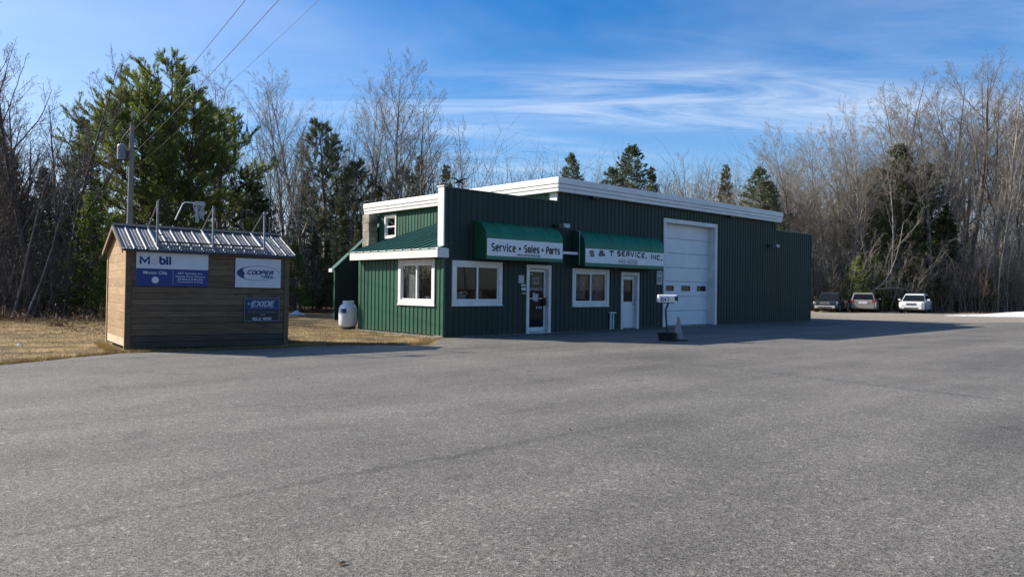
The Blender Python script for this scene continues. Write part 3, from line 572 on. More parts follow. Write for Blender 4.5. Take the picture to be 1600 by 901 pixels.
# garage door
g = MB(FRONT); g.frame(G1[0], G1[1], 0.02, G1[3], 0.16, -0.02, 0.045, tb=0.0)
g.box(G1[0] + 0.14, G1[0] + 0.16, -0.34, -0.02, 0.02, G1[3] - 0.16); g.box(G1[1] - 0.16, G1[1] - 0.14, -0.34, -0.02, 0.02, G1[3] - 0.16); g.box(G1[0] + 0.14, G1[1] - 0.14, -0.34, -0.02, G1[3] - 0.16, G1[3] - 0.14)
gd = g.build('garage_door', M['white'], bld, label='tall white sectional garage door')
zs = [0.03, 0.64, 1.25, 1.86, 2.45, 3.05, 3.65, 4.26]
for i in range(7):
    b = MB(FRONT); z0, z1 = zs[i], zs[i + 1]
    holes = [(11.66, 12.30), (12.86, 13.50), (14.02, 14.70)] if i == 2 else []
    x0, x1 = G1[0] + 0.15, G1[1] - 0.15
    if not holes: b.bbox(x0, x1, -0.31, -0.34, z0 + 0.006, z1 - 0.006, -0.0); b = MB(FRONT); b.add([(x0, -0.335, z0 + 0.003), (x1, -0.335, z0 + 0.003), (x1, -0.31, z0 + 0.022), (x0, -0.31, z0 + 0.022), (x1, -0.31, z1 - 0.022), (x0, -0.31, z1 - 0.022), (x1, -0.335, z1 - 0.003), (x0, -0.335, z1 - 0.003)], [(0, 1, 2, 3), (3, 2, 4, 5), (5, 4, 6, 7)])
    else:
        zz = [(z0 + 0.022, 1.475), (1.70, z1 - 0.022)]
        for a_, b_ in zz: b.box(x0, x1, -0.335, -0.31, a_, b_)
        xs = [x0] + [v for h in holes for v in h] + [x1]
        for k in range(0, len(xs), 2): b.box(xs[k], xs[k + 1], -0.335, -0.31, 1.475, 1.70)
        b.box(x0, x1, -0.337, -0.330, z0 + 0.003, z0 + 0.022); b.box(x0, x1, -0.337, -0.330, z1 - 0.022, z1 - 0.003)
    b.build('door_panel', M['door_panel'], gd)
b = MB(FRONT); b.box(G1[0] + 0.15, G1[1] - 0.15, -0.37, -0.345, 0.02, 4.27); b.build('door_backing', M['soft_black'], gd)
b = MB(FRONT); b.box(G1[0] + 0.16, G1[1] - 0.16, -0.335, -0.305, 0.0, 0.035); b.build('bottom_seal', M['rubber'], gd)
for h in ((11.66, 12.30), (12.86, 13.50), (14.02, 14.70)):
    b = MB(FRONT); b.frame(h[0], h[1], 1.475, 1.70, 0.03, -0.335, -0.30); w_ = b.build('window_frame', M['soft_black'], gd)
    b = MB(FRONT); b.quad((h[0] + 0.02, -0.322, 1.49), (h[1] - 0.02, -0.322, 1.49), (h[1] - 0.02, -0.322, 1.685), (h[0] + 0.02, -0.322, 1.685)); b.build('pane', M['glass'], gd)

# awnings
def awning(s0, s1, zt, zb, p, roundness, label):
    prof = []
    zc = 3.04; n = 9
    for i in range(n + 1):
        t = i / n * math.pi / 2
        prof.append((p * math.sin(t) ** roundness, zc + (zt - zc) * math.cos(t) ** (1.0 / roundness if roundness > 1 else 1)))
    prof += [(p + 0.006, zc - 0.3), (p, zb)]
    ns = max(6, int((s1 - s0) / 0.16)); vs = []; fs = []; m_ = len(prof)
    rr = random.Random(int(s0 * 10))
    ribs = [s0 + (s1 - s0) * k / 6 for k in range(7)]
    for i in range(ns + 1):
        s = s0 + (s1 - s0) * i / ns; dist = min(abs(s - r_) for r_ in ribs); sag = -0.018 * min(1, dist / 0.25)
        for j, (d, z) in enumerate(prof):
            k = sag * math.sin(math.pi * min(1, j / n)) if j < n else 0
            vs.append((s, d + k, z + k))
    for i in range(ns):
        for j in range(m_ - 1): a_ = i * m_ + j; fs.append((a_, a_ + m_, a_ + m_ + 1, a_ + 1))
    b = MB(FRONT); b.add(vs, fs); aw = b.build('awning', M['awning'], bld, smooth=True, label=label)
    for s, o in ((s0, 0), (s1, 0)):
        c = MB(FRONT); poly = [(s, 0.0, zb)] + [(s, 0.0, zt)] + [(s, d, z) for d, z in prof[1:]]; c.add(poly, [tuple(range(len(poly)))]); c.build('end_panel', M['awning_side'], aw)
    c = MB(FRONT); c.box(s0, s1, p - 0.03, p + 0.012, zb - 0.03, zb); c.box(s0, s0 + 0.03, 0, p - 0.03, zb - 0.03, zb); c.box(s1 - 0.03, s1, 0, p - 0.03, zb - 0.03, zb); c.build('frame_rail', M['cap'], aw)
    c = MB(FRONT)
    for r_ in ribs[1:-1]:
        c.tube([(r_, d - 0.004, z + 0.006) for d, z in prof[1:n + 1]], 0.010, 6)
    c.build('rib', M['awning'], aw)
    return aw
a1 = awning(1.17, 4.58, 3.60, 2.42, 0.60, 1.25, 'left green awning reading Service Sales Parts')
b = MB(FRONT); b.quad((1.19, 0.612, 2.505), (4.56, 0.612, 2.505), (4.56, 0.612, 3.035), (1.19, 0.612, 3.035)); b.build('banner', M['banner'], a1)
stroke_text(a1, 'Service', FRONT, 1.37, 2.40, 2.645, 2.90, 0.617, 'black', 0.0245, 0.62); stroke_text(a1, 'Sales', FRONT, 2.76, 3.46, 2.645, 2.90, 0.617, 'black', 0.0245, 0.62); stroke_text(a1, 'Parts', FRONT, 3.76, 4.43, 2.645, 2.90, 0.617, 'black', 0.0245, 0.62)
for s in (2.57, 3.60):
    b = MB(FRONT); b.add([(s + 0.05 * math.cos(t * math.pi / 8), 0.617, 2.765 + 0.05 * math.sin(t * math.pi / 8)) for t in range(16)], [tuple(range(16))]); b.build('dot', M['black'], a1)
stroke_text(a1, 'WWW.SNTAUTOS.COM', FRONT, 2.46, 3.50, 2.53, 2.60, 0.617, 'black', 0.0085, 0.5)
a2 = awning(5.70, 10.32, 3.58, 2.33, 0.60, 0.95, 'right green awning with the business name and telephone number')
b = MB(FRONT); b.quad((5.72, 0.612, 2.43), (10.30, 0.612, 2.43), (10.30, 0.612, 2.93), (5.72, 0.612, 2.93)); b.build('banner', M['banner'], a2)
def az(s): t = (s - 8.0) / 2.3; return 0.085 * (1 - t * t)
for wd, s0, s1 in (('S', 5.92, 6.19), ('&', 6.41, 6.76), ('T', 7.00, 7.27), ('SERVICE,', 7.44, 9.24), ('INC.', 9.44, 10.22)):
    stroke_text(a2, wd, FRONT, s0, s1, 2.625, 2.835, 0.617, 'black', 0.027, 0.55, arc=az)
stroke_text(a2, '445-5056', FRONT, 7.52, 8.62, 2.46, 2.61, 0.617, 'black', 0.0095, 0.5)

# gutter stub and downspout between awnings, lamps, notices, pipes
b = MB(FRONT); b.box(4.62, 5.62, 0.30, 0.36, 2.70, 2.79); b.build('white_rail', M['white2'], bld)
b = MB(FRONT); b.tube([(5.60, 0.30, 3.55), (5.62, 0.42, 3.50), (5.62, 0.42, 2.35)], 0.014, 8); b.build('conduit', M['galv'], bld)
def lamp(s, z, d0=0.02):
    b = MB(FRONT); b.lathe([(0.07, 0.0), (0.085, 0.01), (0.085, 0.05), (0.05, 0.07)], 12, (s - 0.22, 0.10, z - 0.03)); b.box(s - 0.28, s - 0.16, 0.0, 0.06, z - 0.07, z + 0.07); b.tube([(s - 0.22, 0.05, z), (s, 0.26, z - 0.02)], 0.022, 8)
    l_ = b.build('wall_lamp', M['soft_black'], bld)
    c = MB(FRONT); c.add([(s - 0.16, 0.18, z + 0.03), (s + 0.16, 0.18, z + 0.03), (s + 0.16, 0.40, z + 0.06), (s - 0.16, 0.40, z + 0.06), (s - 0.14, 0.22, z - 0.10), (s + 0.14, 0.22, z - 0.10), (s + 0.14, 0.42, z - 0.08), (s - 0.14, 0.42, z - 0.08)],
                        [(0, 1, 2, 3), (4, 7, 6, 5), (0, 4, 5, 1), (1, 5, 6, 2), (2, 6, 7, 3), (3, 7, 4, 0)]); c.build('lamp_head', M['galv'], l_)
    c = MB(FRONT); c.quad((s - 0.12, 0.425, z - 0.07), (s + 0.12, 0.425, z - 0.07), (s + 0.14, 0.405, z + 0.05), (s - 0.14, 0.405, z + 0.05)); c.build('lens', M['paper'], l_)
lamp(4.98, 3.68); lamp(19.78, 3.69)
for i, (s0, s1, z0, z1) in enumerate(((3.08, 3.33, 1.68, 1.94), (3.20, 3.42, 1.58, 1.645), (3.22, 3.43, 1.44, 1.54), (3.24, 3.43, 1.33, 1.36))):
    b = MB(FRONT); b.box(s0, s1, 0.024, 0.034, z0, z1); b.build('notice', M['paper'] if i == 0 else M['pale_print'], bld)
b = MB(FRONT); b.box(10.66, 11.04, 0.024, 0.034, 1.72, 2.27); nt_ = b.build('notice', M['paper'], bld, label='tall paper notice beside the garage door')
for z in (2.16, 1.98, 1.92, 1.84): 
    b = MB(FRONT); b.box(10.72, 10.98, 0.0345, 0.036, z, z + 0.03); b.build('print_line', M['black'], nt_)
b = MB(FRONT); b.tube([(7.80, 0.05, 0.02), (7.80, 0.05, 0.60), (7.80, 0.10, 0.66)], 0.035, 10); b.tube([(7.95, 0.05, 0.02), (7.95, 0.05, 0.60)], 0.03, 10); b.box(7.70, 8.0, 0.02, 0.15, 0.62, 0.66); b.build('vent_pipe', M['white2'], bld)
b = MB(); b.box(24.09, 24.30, 0.5, 0.65, 2.75, 3.15); b.build('wall_lamp', M['galv'], bld); b = MB(); b.tube([(24.14, 0.6, 0.05), (24.14, 0.6, 2.75)], 0.05, 8); b.build('downspout', M['white2'], bld)
# rear wing facing the road, in shade, with its own sloping roof edge
YR = 12.15
b = MB(FRONT_AT(YR)); b.fn = FRONT_AT(YR)
rw = rib_wall('wall', FRONT_AT(YR), 3.20, 5.9, 0.0, 2.3, m='green_shaded', top=lambda s: 2.30 + 0.875 * (s - 3.20)); rw['label'] = 'dark wall of the rear wing behind the gas tank'
rib_wall('wall', LEFT(3.2), YR, YR + 0.12, 0.0, 2.25)
rib_wall('wall', BACK(YR + 0.12), 3.2, 5.9, 0.0, 2.3, top=lambda s: 2.28 + 0.875 * (s - 3.20))
b = MB(); b.add([(3.02, YR - 0.15, 2.20), (6.0, YR - 0.15, 4.81), (6.0, YR + 0.14, 4.81), (3.02, YR + 0.14, 2.20), (3.02, YR - 0.15, 2.26), (6.0, YR - 0.15, 4.87), (6.0, YR + 0.14, 4.89), (3.02, YR + 0.14, 2.28)],
         [(0, 1, 2, 3), (4, 7, 6, 5), (0, 4, 5, 1), (1, 5, 6, 2), (2, 6, 7, 3), (3, 7, 4, 0)]); b.build('roof', M['green_roof'], bld, label='steep roof edge of the rear wing')
b = MB(); b.box(2.96, 3.06, YR - 0.16, YR + 0.14, 2.14, 2.30); b.build('gutter', M['white2'], bld)
# masonry chimney in the corner under the eave
b = MB(); rr = random.Random(5)
for i in range(12):
    z0 = 0.0 + i * 0.40; j = 0.05
    b.box(4.42 + rr.uniform(-j, j), 4.93, 11.36 + rr.uniform(-0.02, j), 11.95 + rr.uniform(-j, j), z0, z0 + 0.395)
b.build('chimney', M['stone'], bld, bevel=0.02, label='mottled grey tan masonry chimney at the rear corner')

# loose pebbles along the foot of the side wall
_rs = np.random.default_rng(31); _n = 900; _M4 = Matrix.Translation((-2.06675572, 22.38259716, 0)) @ Matrix.Rotation(BANG, 4, 'Z'); V_ = []; F_ = []
for _i in range(_n):
    _c = _M4 @ Vector((-abs(_rs.normal(0, 0.13)) - 0.02, _rs.uniform(-0.05, 4.9), 0.004)); _s = _rs.uniform(0.012, 0.032); _b0 = len(V_)
    for _q in ((1, 0, 0), (-1, 0, 0), (0, 1, 0), (0, -1, 0), (0, 0, .8), (0, 0, -.5)): V_.append((_c.x + _q[0] * _s * _rs.uniform(.7, 1.3), _c.y + _q[1] * _s * _rs.uniform(.7, 1.3), _c.z + _q[2] * _s))
    F_ += [(_b0 + a_, _b0 + b_, _b0 + c_) for a_, b_, c_ in ((0, 2, 4), (2, 1, 4), (1, 3, 4), (3, 0, 4), (2, 0, 5), (1, 2, 5), (3, 1, 5), (0, 3, 5))]
setp(link('pebble_strip', np_mesh('pebble_strip', V_, F_, M['pebble'])), 'pale pebbles along the foot of the green side wall', None, None, 'stuff')
# ------------------------------------------------------------------ wooden shed with signs and roof rack
SANG = math.atan2(0.604, 0.797)
SH = (-8.66, 16.65, 0.0)
TILT = Matrix.Translation(SH) @ Matrix.Rotation(SANG, 4, 'Z') @ Matrix.Rotation(R(0.55), 4, 'Y')
def at_shed(name, label, cat):
    o = empty(name, (0, 0, 0), 0, label, cat); o.matrix_world = TILT; return o
shed = at_shed('storage_shed', 'small brown wooden board shed with a ribbed metal roof', 'shed')
SL, SD, SHH = 3.70, 2.44, 2.36
nb = 16; bh = (2.30 - 0.05) / nb; rr = random.Random(3)
front_mesh = {}
for i in range(nb):
    z0 = 0.05 + i * bh; b = MB(); o_ = rr.uniform(0, 0.004)
    b.bbox(0.10, SL - 0.10, -0.005 - o_, 0.02, z0 + 0.0015, z0 + bh - 0.0035, 0.006)
    o_b = b.build('board', M['board_grey'] if i < 2 else M['board'], shed); o_b.rotation_euler = (0, R(rr.uniform(-0.05, 0.05)), 0)
ns_ = 13; sh2 = (2.78 - 0.10) / 14
for i in range(14):
    z0 = 0.10 + i * sh2; top = z0 + sh2 - 0.004
    hw = lambda z: SD / 2 if z <= 2.33 else max(0.04, (SD / 2) * (1 - (z - 2.33) / 0.53))
    b = MB(); y0, y1 = SD / 2 - hw(z0) + 0.02, SD / 2 + hw(z0) - 0.02; y2, y3 = SD / 2 - hw(top) + 0.02, SD / 2 + hw(top) - 0.02
    e = -0.006 - rr.uniform(0, 0.004)
    b.add([(e, y0, z0), (e, y1, z0), (e, y3, top), (e, y2, top), (0.02, y0, z0), (0.02, y1, z0), (0.02, y3, top), (0.02, y2, top)], [(0, 3, 2, 1), (4, 5, 6, 7), (0, 1, 5, 4), (1, 2, 6, 5), (2, 3, 7, 6), (3, 0, 4, 7)])
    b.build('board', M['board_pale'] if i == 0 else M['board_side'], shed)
    if i % 1 == 0:
        b = MB(); e = SL + 0.006; b.add([(e, y0, z0), (e, y1, z0), (e, y3, top), (e, y2, top), (SL - 0.02, y0, z0), (SL - 0.02, y1, z0), (SL - 0.02, y3, top), (SL - 0.02, y2, top)], [(0, 1, 2, 3), (4, 7, 6, 5), (0, 4, 5, 1), (1, 5, 6, 2), (2, 6, 7, 3), (3, 7, 4, 0)]); b.build('board', M['board'], shed)
b = MB(); b.box(0.05, SL - 0.05, SD - 0.04, SD, 0.05, 2.33); b.box(0.03, SL - 0.03, 0.03, SD - 0.05, 0.06, 0.12); b.build('back_wall', M['board'], shed)
b = MB(); b.box(0.021, 0.03, 0.03, SD - 0.05, 0.12, 2.3); b.box(SL - 0.03, SL - 0.021, 0.03, SD - 0.05, 0.12, 2.3); b.build('lining', M['interior'], shed)
for (x0, x1, y0, y1) in ((-0.02, 0.10, -0.028, -0.012), (SL - 0.10, SL + 0.02, -0.028, -0.012)):
    b = MB(); b.bbox(x0, x1, y0, 0.0, 0.02, 2.34, 0.004); b.build('corner_post', M['board'], shed)
for (y0, y1) in ((-0.012, 0.06), (SD - 0.07, SD + 0.02)):
    b = MB(); b.box(-0.03, -0.012, y0, y1, 0.04, 2.34); b.build('corner_post', M['board_side'], shed)
b = MB(); b.bbox(-0.02, SL + 0.02, -0.045, -0.006, 2.25, 2.345, 0.004); b.build('fascia_board', M['board'], shed)
b = MB()
for y in (0.25, 1.2, 2.15): b.box(0.1, SL - 0.1, y, y + 0.12, -0.05, 0.06)
b.build('skid', M['board_grey'], shed)
# roof: pitch
ZR, ZE = 2.90, 2.35; OV = 0.13; OE = 0.14
def rz_(y): return ZE + (ZR - ZE) * (y / (SD / 2)) if y <= SD / 2 else ZE + (ZR - ZE) * ((SD - y) / (SD / 2))
rfr = MB()
for side in (0, 1):
    for k in range(2):
        e0 = -OV if k == 0 else SL + OV - 0.02
        pts = [(e0, -OE, rz_(-OE) - 0.10), (e0, SD / 2, ZR - 0.10), (e0, SD / 2, ZR - 0.005), (e0, -OE, rz_(-OE) - 0.005)]
        if side: pts = [(x, SD - y, z) for x, y, z in pts]
        b = MB(); b.add(pts + [(x + 0.02, y, z) for x, y, z in pts], [(0, 3, 2, 1), (4, 5, 6, 7), (0, 1, 5, 4), (1, 2, 6, 5), (2, 3, 7, 6), (3, 0, 4, 7)]); b.build('barge_board', M['board'], shed)
npan = 4; pw = (SL + 2 * OV) / npan
def roof_panel(x0, side):
    b = MB(); prof = []; rp = pw / 4; x = 0
    for r_ in range(4):
        for dx, dz in ((0, 0.022), (0.022, 0.022), (0.040, 0.0), (rp * 0.37, 0.0), (rp * 0.39, 0.005), (rp * 0.43, 0.005), (rp * 0.45, 0.0), (rp * 0.66, 0.0), (rp * 0.68, 0.005), (rp * 0.72, 0.005), (rp * 0.74, 0.0), (rp - 0.018, 0.0)):
            prof.append((r_ * rp + dx, dz))
    prof.append((pw, 0.022))
    vs = []
    for yy in (-OE, SD / 2):
        for dx, dz in prof: vs.append((x0 + dx, yy if not side else SD - yy, rz_(yy) + dz + 0.004))
    n = len(prof); b.add(vs, [(i, i + 1, n + i + 1, n + i) for i in range(n - 1)]); return b.build('roof_panel', M['ribbed_roof'], shed)
for k in range(npan):
    roof_panel(-OV + k * pw, 0); roof_panel(-OV + k * pw, 1)
b = MB(); b.add([(-OV - 0.01, SD / 2 - 0.13, ZR - 0.02), (SL + OV + 0.01, SD / 2 - 0.13, ZR - 0.02), (SL + OV + 0.01, SD / 2, ZR + 0.045), (-OV - 0.01, SD / 2, ZR + 0.045), (SL + OV + 0.01, SD / 2 + 0.13, ZR - 0.02), (-OV - 0.01, SD / 2 + 0.13, ZR - 0.02)], [(0, 1, 2, 3), (3, 2, 4, 5)]); b.build('ridge_cap', M['dark_metal'], shed)
b = MB(); b.box(-OV, SL + OV, -OE - 0.012, -OE + 0.0, rz_(-OE) - 0.05, rz_(-OE) + 0.0); b.build('drip_edge', M['dark_metal'], shed)

# signs
SF = lambda s, d, z: (s, -d, z)
s1 = at_shed('wall_sign', 'blue and white motor oil sign at the left end of the shed front', 'sign')
b = MB(SF); b.box(0.18, 1.735, 0.03, 0.042, 1.475, 2.235); b.build('backing_board', M['sign_white'], s1)
b = MB(SF); b.box(0.18, 1.735, 0.0425, 0.044, 1.475, 1.865); b.build('blue_panel', M['blue'], s1)
b = MB(SF); b.box(0.955, 0.962, 0.0445, 0.045, 1.50, 1.855); b.build('divider_line', M['silver_print'], s1)
stroke_text(s1, 'M', SF, 0.245, 0.465, 1.955, 2.145, 0.046, 'blue', 0.024); stroke_text(s1, 'bil', SF, 0.655, 0.925, 1.955, 2.155, 0.046, 'blue', 0.024, 0.42)
b = MB(SF); b.add([(0.555 + r_ * math.cos(t * math.pi / 12), 0.046, 2.025 + r_ * 1.05 * math.sin(t * math.pi / 12)) for r_ in (0.072, 0.04) for t in range(24)], [(i, (i + 1) % 24, 24 + (i + 1) % 24, 24 + i) for i in range(24)]); b.build('lettering', M['ghost'], s1, label='faded letter o')
text(s1, 'Motor Oils', SF, 0.33, 0.83, 1.735, 1.81, 0.046, 'sign_white', bold=0.012)
b = MB(SF); b.add([(0.58 + 0.075 * math.cos(t * math.pi / 12), 0.046, 1.605 + 0.075 * math.sin(t * math.pi / 12)) for t in range(24)], [tuple(range(24))]); b.build('white_disc', M['sign_white'], s1)
for tx, a_, c_, z in (('S&T Service, Inc.', 1.06, 1.62, 1.745), ('Outside Work Welcome', 1.01, 1.67, 1.68), ('All Makes & Models', 1.05, 1.62, 1.615), ('Competitive Pricing', 1.05, 1.61, 1.55)):
    text(s1, tx, SF, a_, c_, z, z + (0.055 if z > 1.7 else 0.045), 0.046, 'sign_white', bold=0.01)
s2 = at_shed('wall_sign', 'white tire sign with a blue oval at the right of the shed front', 'sign')
b = MB(SF); b.box(2.37, 3.49, 0.03, 0.042, 1.475, 2.19); b.build('backing_board', M['sign_white'], s2)
b = MB(SF); n = 40; vs = []
for i in range(n + 1):
    t = math.pi * 0.02 + i / n * math.pi * 1.45      # from right tip over the top, thick on the left, to a point below
    w = 0.012 + 0.145 * math.exp(-((t - math.pi * 1.02) / 0.62) ** 2); w *= min(1, (n - i) / 8 + 0.02)
    c_, s_ = math.cos(t), math.sin(t)
    vs += [(2.93 + 0.53 * c_, 0.0445, 1.83 + 0.185 * s_), (2.93 + (0.53 - w * 1.25) * c_ + 0.0, 0.0445, 1.83 + (0.185 - w * 0.42 - 0.006) * s_)]
b.add(vs, [(2 * i, 2 * i + 2, 2 * i + 3, 2 * i + 1) for i in range(n)]); b.build('oval_band', M['navy'], s2)
b = MB(SF); vs = []
for i in range(n + 1):
    t = math.pi * 1.25 + i / n * math.pi * 0.78; w = 0.03 * math.sin(math.pi * i / n) + 0.006
    vs += [(2.93 + 0.53 * math.cos(t), 0.0443, 1.83 + 0.185 * math.sin(t)), (2.93 + (0.53 - w) * math.cos(t), 0.0443, 1.83 + (0.185 - w) * math.sin(t))]
b.add(vs, [(2 * i, 2 * i + 2, 2 * i + 3, 2 * i + 1) for i in range(n)]); b.build('oval_band', M['silver_print'], s2)
stroke_text(s2, 'COOPER', SF, 2.64, 3.29, 1.795, 1.905, 0.046, 'navy', 0.014, 0.38, slant=0.35); stroke_text(s2, 'TIRES', SF, 2.97, 3.28, 1.715, 1.775, 0.046, 'navy', 0.008, 0.4, slant=0.35)
s3 = at_shed('wall_sign', 'black battery-shaped sign below the white tire sign', 'sign')
b = MB(SF); b.prism([(2.60, 0.64), (3.475, 0.64), (3.475, 1.235), (3.40, 1.235), (3.40, 1.275), (3.31, 1.275), (3.31, 1.235), (3.02, 1.235), (2.99, 1.215), (2.96, 1.235), (2.80, 1.235), (2.80, 1.275), (2.71, 1.275), (2.71, 1.235), (2.60, 1.235)], 0.030, 0.042); b.build('backing_board', M['soft_black'], s3)
b = MB(SF); b.frame(2.605, 3.47, 0.645, 1.23, 0.006, 0.0425, 0.0435); b.box(2.611, 3.464, 0.0425, 0.0435, 1.185, 1.19); b.build('outline', M['silver_print'], s3)
b = MB(SF); b.box(2.62, 3.455, 0.0425, 0.0435, 0.93, 1.175); b.build('blue_panel', M['navy'], s3)
stroke_text(s3, 'EXIDE', SF, 2.75, 3.33, 1.00, 1.15, 0.045, 'silver_print', 0.017, 0.36, slant=0.25)
b = MB(SF); b.box(2.68, 2.735, 0.0445, 0.0455, 1.065, 1.085); b.box(2.70, 2.717, 0.0445, 0.0455, 1.045, 1.105); b.build('plus_mark', M['silver_print'], s3)
text(s3, 'Battery Technology. Power Experience.', SF, 2.74, 3.40, 0.955, 0.98, 0.045, 'silver_print'); text(s3, 'The Official Battery of NASCAR', SF, 2.68, 3.40, 0.86, 0.885, 0.045, 'silver_print'); text(s3, 'TM', SF, 2.98, 3.10, 0.78, 0.82, 0.045, 'silver_print', slant=0.3)
stroke_text(s3, 'SOLD HERE', SF, 2.80, 3.28, 0.672, 0.740, 0.045, 'sign_white', 0.007, 0.45)

# roof rack lying on the shed roof
rk = at_shed('pipe_rack', 'grey metal pipe rack standing on the shed roof', 'rack')
for x in (0.62, 1.85, 3.08):
    b = MB(); b.tube([(x, 0.02, rz_(0.02) + 0.02), (x, 0.05, 3.41 - 0.035 * (x > 3))], 0.029, 4); b.build('post', M['rack'], rk)
    b = MB(); b.tube([(x, 0.07, 3.37), (x + 0.01, 1.08, rz_(1.08) + 0.04)], 0.017, 6); b.build('brace', M['rack'], rk)
    b = MB(); b.tube([(x - 0.0, 0.06, rz_(0.06) + 0.045), (x, 1.10, rz_(1.10) + 0.045)], 0.016, 4); b.build('foot_bar', M['white2'] if x > 0.7 else M['rack'], rk)
b = MB(); b.tube([(0.60, 0.22, rz_(0.22) + 0.05), (3.12, 0.22, rz_(0.22) + 0.05)], 0.02, 6); b.build('rail', M['dark_metal'], rk)
b = MB(); b.tube([(0.60, 0.03, rz_(0.03) + 0.05), (3.12, 0.03, rz_(0.03) + 0.05)], 0.014, 6); b.build('rail', M['rack'], rk)
b = MB(); b.tube([(0.62, 0.06, 3.385), (1.86, 0.06, 3.365)], 0.010, 6); b.tube([(1.86, 0.06, 3.365), (3.08, 0.06, 3.29)], 0.012, 6); b.build('rail', M['dark_metal'], rk, label='thin dark top rail')
b = MB(); b.tube([(3.52, 0.95, 3.30), (3.52, 0.95, rz_(0.95) + 0.02)], 0.012, 6); b.build('post', M['dark_metal'], rk)
bp = at_shed('bent_pipe', 'thin bent metal pipe above the shed roof with a rag on its end', 'pipe')
b = MB(); b.tube([(1.01, 0.10, 3.02), (1.14, 0.06, 3.36), (1.16, 0.05, 3.41), (1.20, 0.05, 3.44), (1.30, 0.05, 3.45), (1.63, 0.05, 3.43)], 0.014, 8); b.build('tube', M['white2'], bp)
rg = at_shed('tattered_rag', 'tattered white rag hanging from the bent pipe above the shed roof', 'rag')
rr = random.Random(8)
for k, (x0, ln) in enumerate(((1.44, 0.40), (1.48, 0.50), (1.53, 0.16), (1.58, 0.40), (1.62, 0.44))):
    vs = []; n = 7
    for i in range(n):
        t = i / (n - 1); w = 0.035 * (1 - 0.3 * t) + rr.uniform(-0.012, 0.016); cx = x0 + rr.uniform(-0.02, 0.02); cy = 0.05 + rr.uniform(-0.03, 0.03)
        vs += [(cx - w, cy - 0.01, 3.49 - ln * t), (cx, cy + 0.02, 3.49 - ln * t + 0.01), (cx + w, cy - 0.01, 3.49 - ln * t)]
    b = MB(); b.add(vs, [(3 * i + j, 3 * i + j + 1, 3 * i + j + 4, 3 * i + j + 3) for i in range(n - 1) for j in (0, 1)]); b.build('strip', M['rag'], rg)
# ------------------------------------------------------------------ tank, mailbox, cone, pole, wires, ornament, snow
tk = empty('gas_tank', (-5.78, 26.2, 0), 0.2, 'white upright propane tank standing on the grass beside the lean-to wall', 'tank')
b = MB(); b.lathe([(0.30, 0.10), (0.345, 0.16), (0.365, 0.22), (0.365, 0.78), (0.355, 0.86), (0.31, 0.95), (0.24, 1.01), (0.15, 1.03)], 32); b.build('body', M['tank'], tk, smooth=True)
b = MB(); n = 28; vs = []
for i in range(n + 1):
    a = R(-150) + i / n * R(300)
    for r_, z in ((0.235, 0.985), (0.235, 1.14), (0.22, 1.15), (0.22, 0.99)): vs.append((r_ * math.cos(a), r_ * math.sin(a), z))
b.add(vs, [(4 * i + j, 4 * i + 4 + j, 4 * i + 4 + (j + 1) % 4, 4 * i + (j + 1) % 4) for i in range(n) for j in range(4)]); b.build('collar', M['tank'], tk)
b = MB(); b.lathe([(0.30, 0.0), (0.30, 0.11), (0.27, 0.11)], 28); b.build('foot_ring', M['dark_metal'], tk)
b = MB(); b.tube([(0, 0, 1.02), (0, 0, 1.12)], 0.04, 8); b.tube([(0, 0, 1.08), (0.12, 0.05, 1.08), (0.3, 0.2, 1.0)], 0.015, 6); b.build('valve', M['dark_metal'], tk)
b = MB(); vs = []
for i in range(7):
    a = R(225) + i * R(6)
    for z in (0.66, 0.84): vs.append((0.369 * math.cos(a), 0.369 * math.sin(a), z))
b.add(vs, [(2 * i, 2 * i + 2, 2 * i + 3, 2 * i + 1) for i in range(6)]); b.build('sticker', M['blue'], tk, label='small blue sticker')

tk.scale = (0.88, 0.88, 0.87)
mx = empty('mailbox', (4.62, 22.1, 0), R(6), 'white mailbox numbered 847 on a bent post in a black tub', 'mailbox')
b = MB()
def mb_sec(x, s=1.0):
    return [(x, -0.10 * s, 1.14), (x, 0.10 * s, 1.14)] + [(x, 0.10 * s * math.cos(t * math.pi / 8), 1.27 + 0.10 * s * math.sin(t * math.pi / 8)) for t in range(9)]
b.loft([mb_sec(-0.28, 0.96), mb_sec(-0.27), mb_sec(0.27), mb_sec(0.28, 0.96)]); b.build('box', M['mail'], mx, label='rounded white metal box')
b = MB(); b.box(-0.29, -0.275, -0.085, 0.085, 1.15, 1.30); b.build('door', M['mail'], mx)
b = MB(); b.box(0.284, 0.30, -0.09, 0.09, 1.15, 1.32); b.box(0.20, 0.30, -0.112, -0.102, 1.20, 1.32); b.build('rear_plate', M['soft_black'], mx)
stroke_text(mx, '847', lambda s, d, z: (s, -0.104 - d, z), -0.22, 0.04, 1.165, 1.285, 0.0, 'black', 0.009, 0.55)
b = MB(); b.tube([(0.02, 0, 0.1), (-0.01, 0, 0.5), (-0.04, 0, 0.86), (-0.04, 0, 0.92), (0.05, 0, 1.14)], 0.03, 8); b.box(-0.2, 0.2, -0.07, 0.07, 1.115, 1.139); b.build('post', M['dark_metal'], mx)
b = MB(); b.lathe([(0.22, 0.0), (0.23, 0.02), (0.27, 0.20), (0.29, 0.215), (0.29, 0.24), (0.25, 0.24), (0.24, 0.19)], 24); b.build('tub', M['rubber'], mx, smooth=False)
b = MB(); b.lathe([(0.24, 0.16), (0.22, 0.2), (0.05, 0.21)], 20); b.build('ballast', M['stone'], mx)

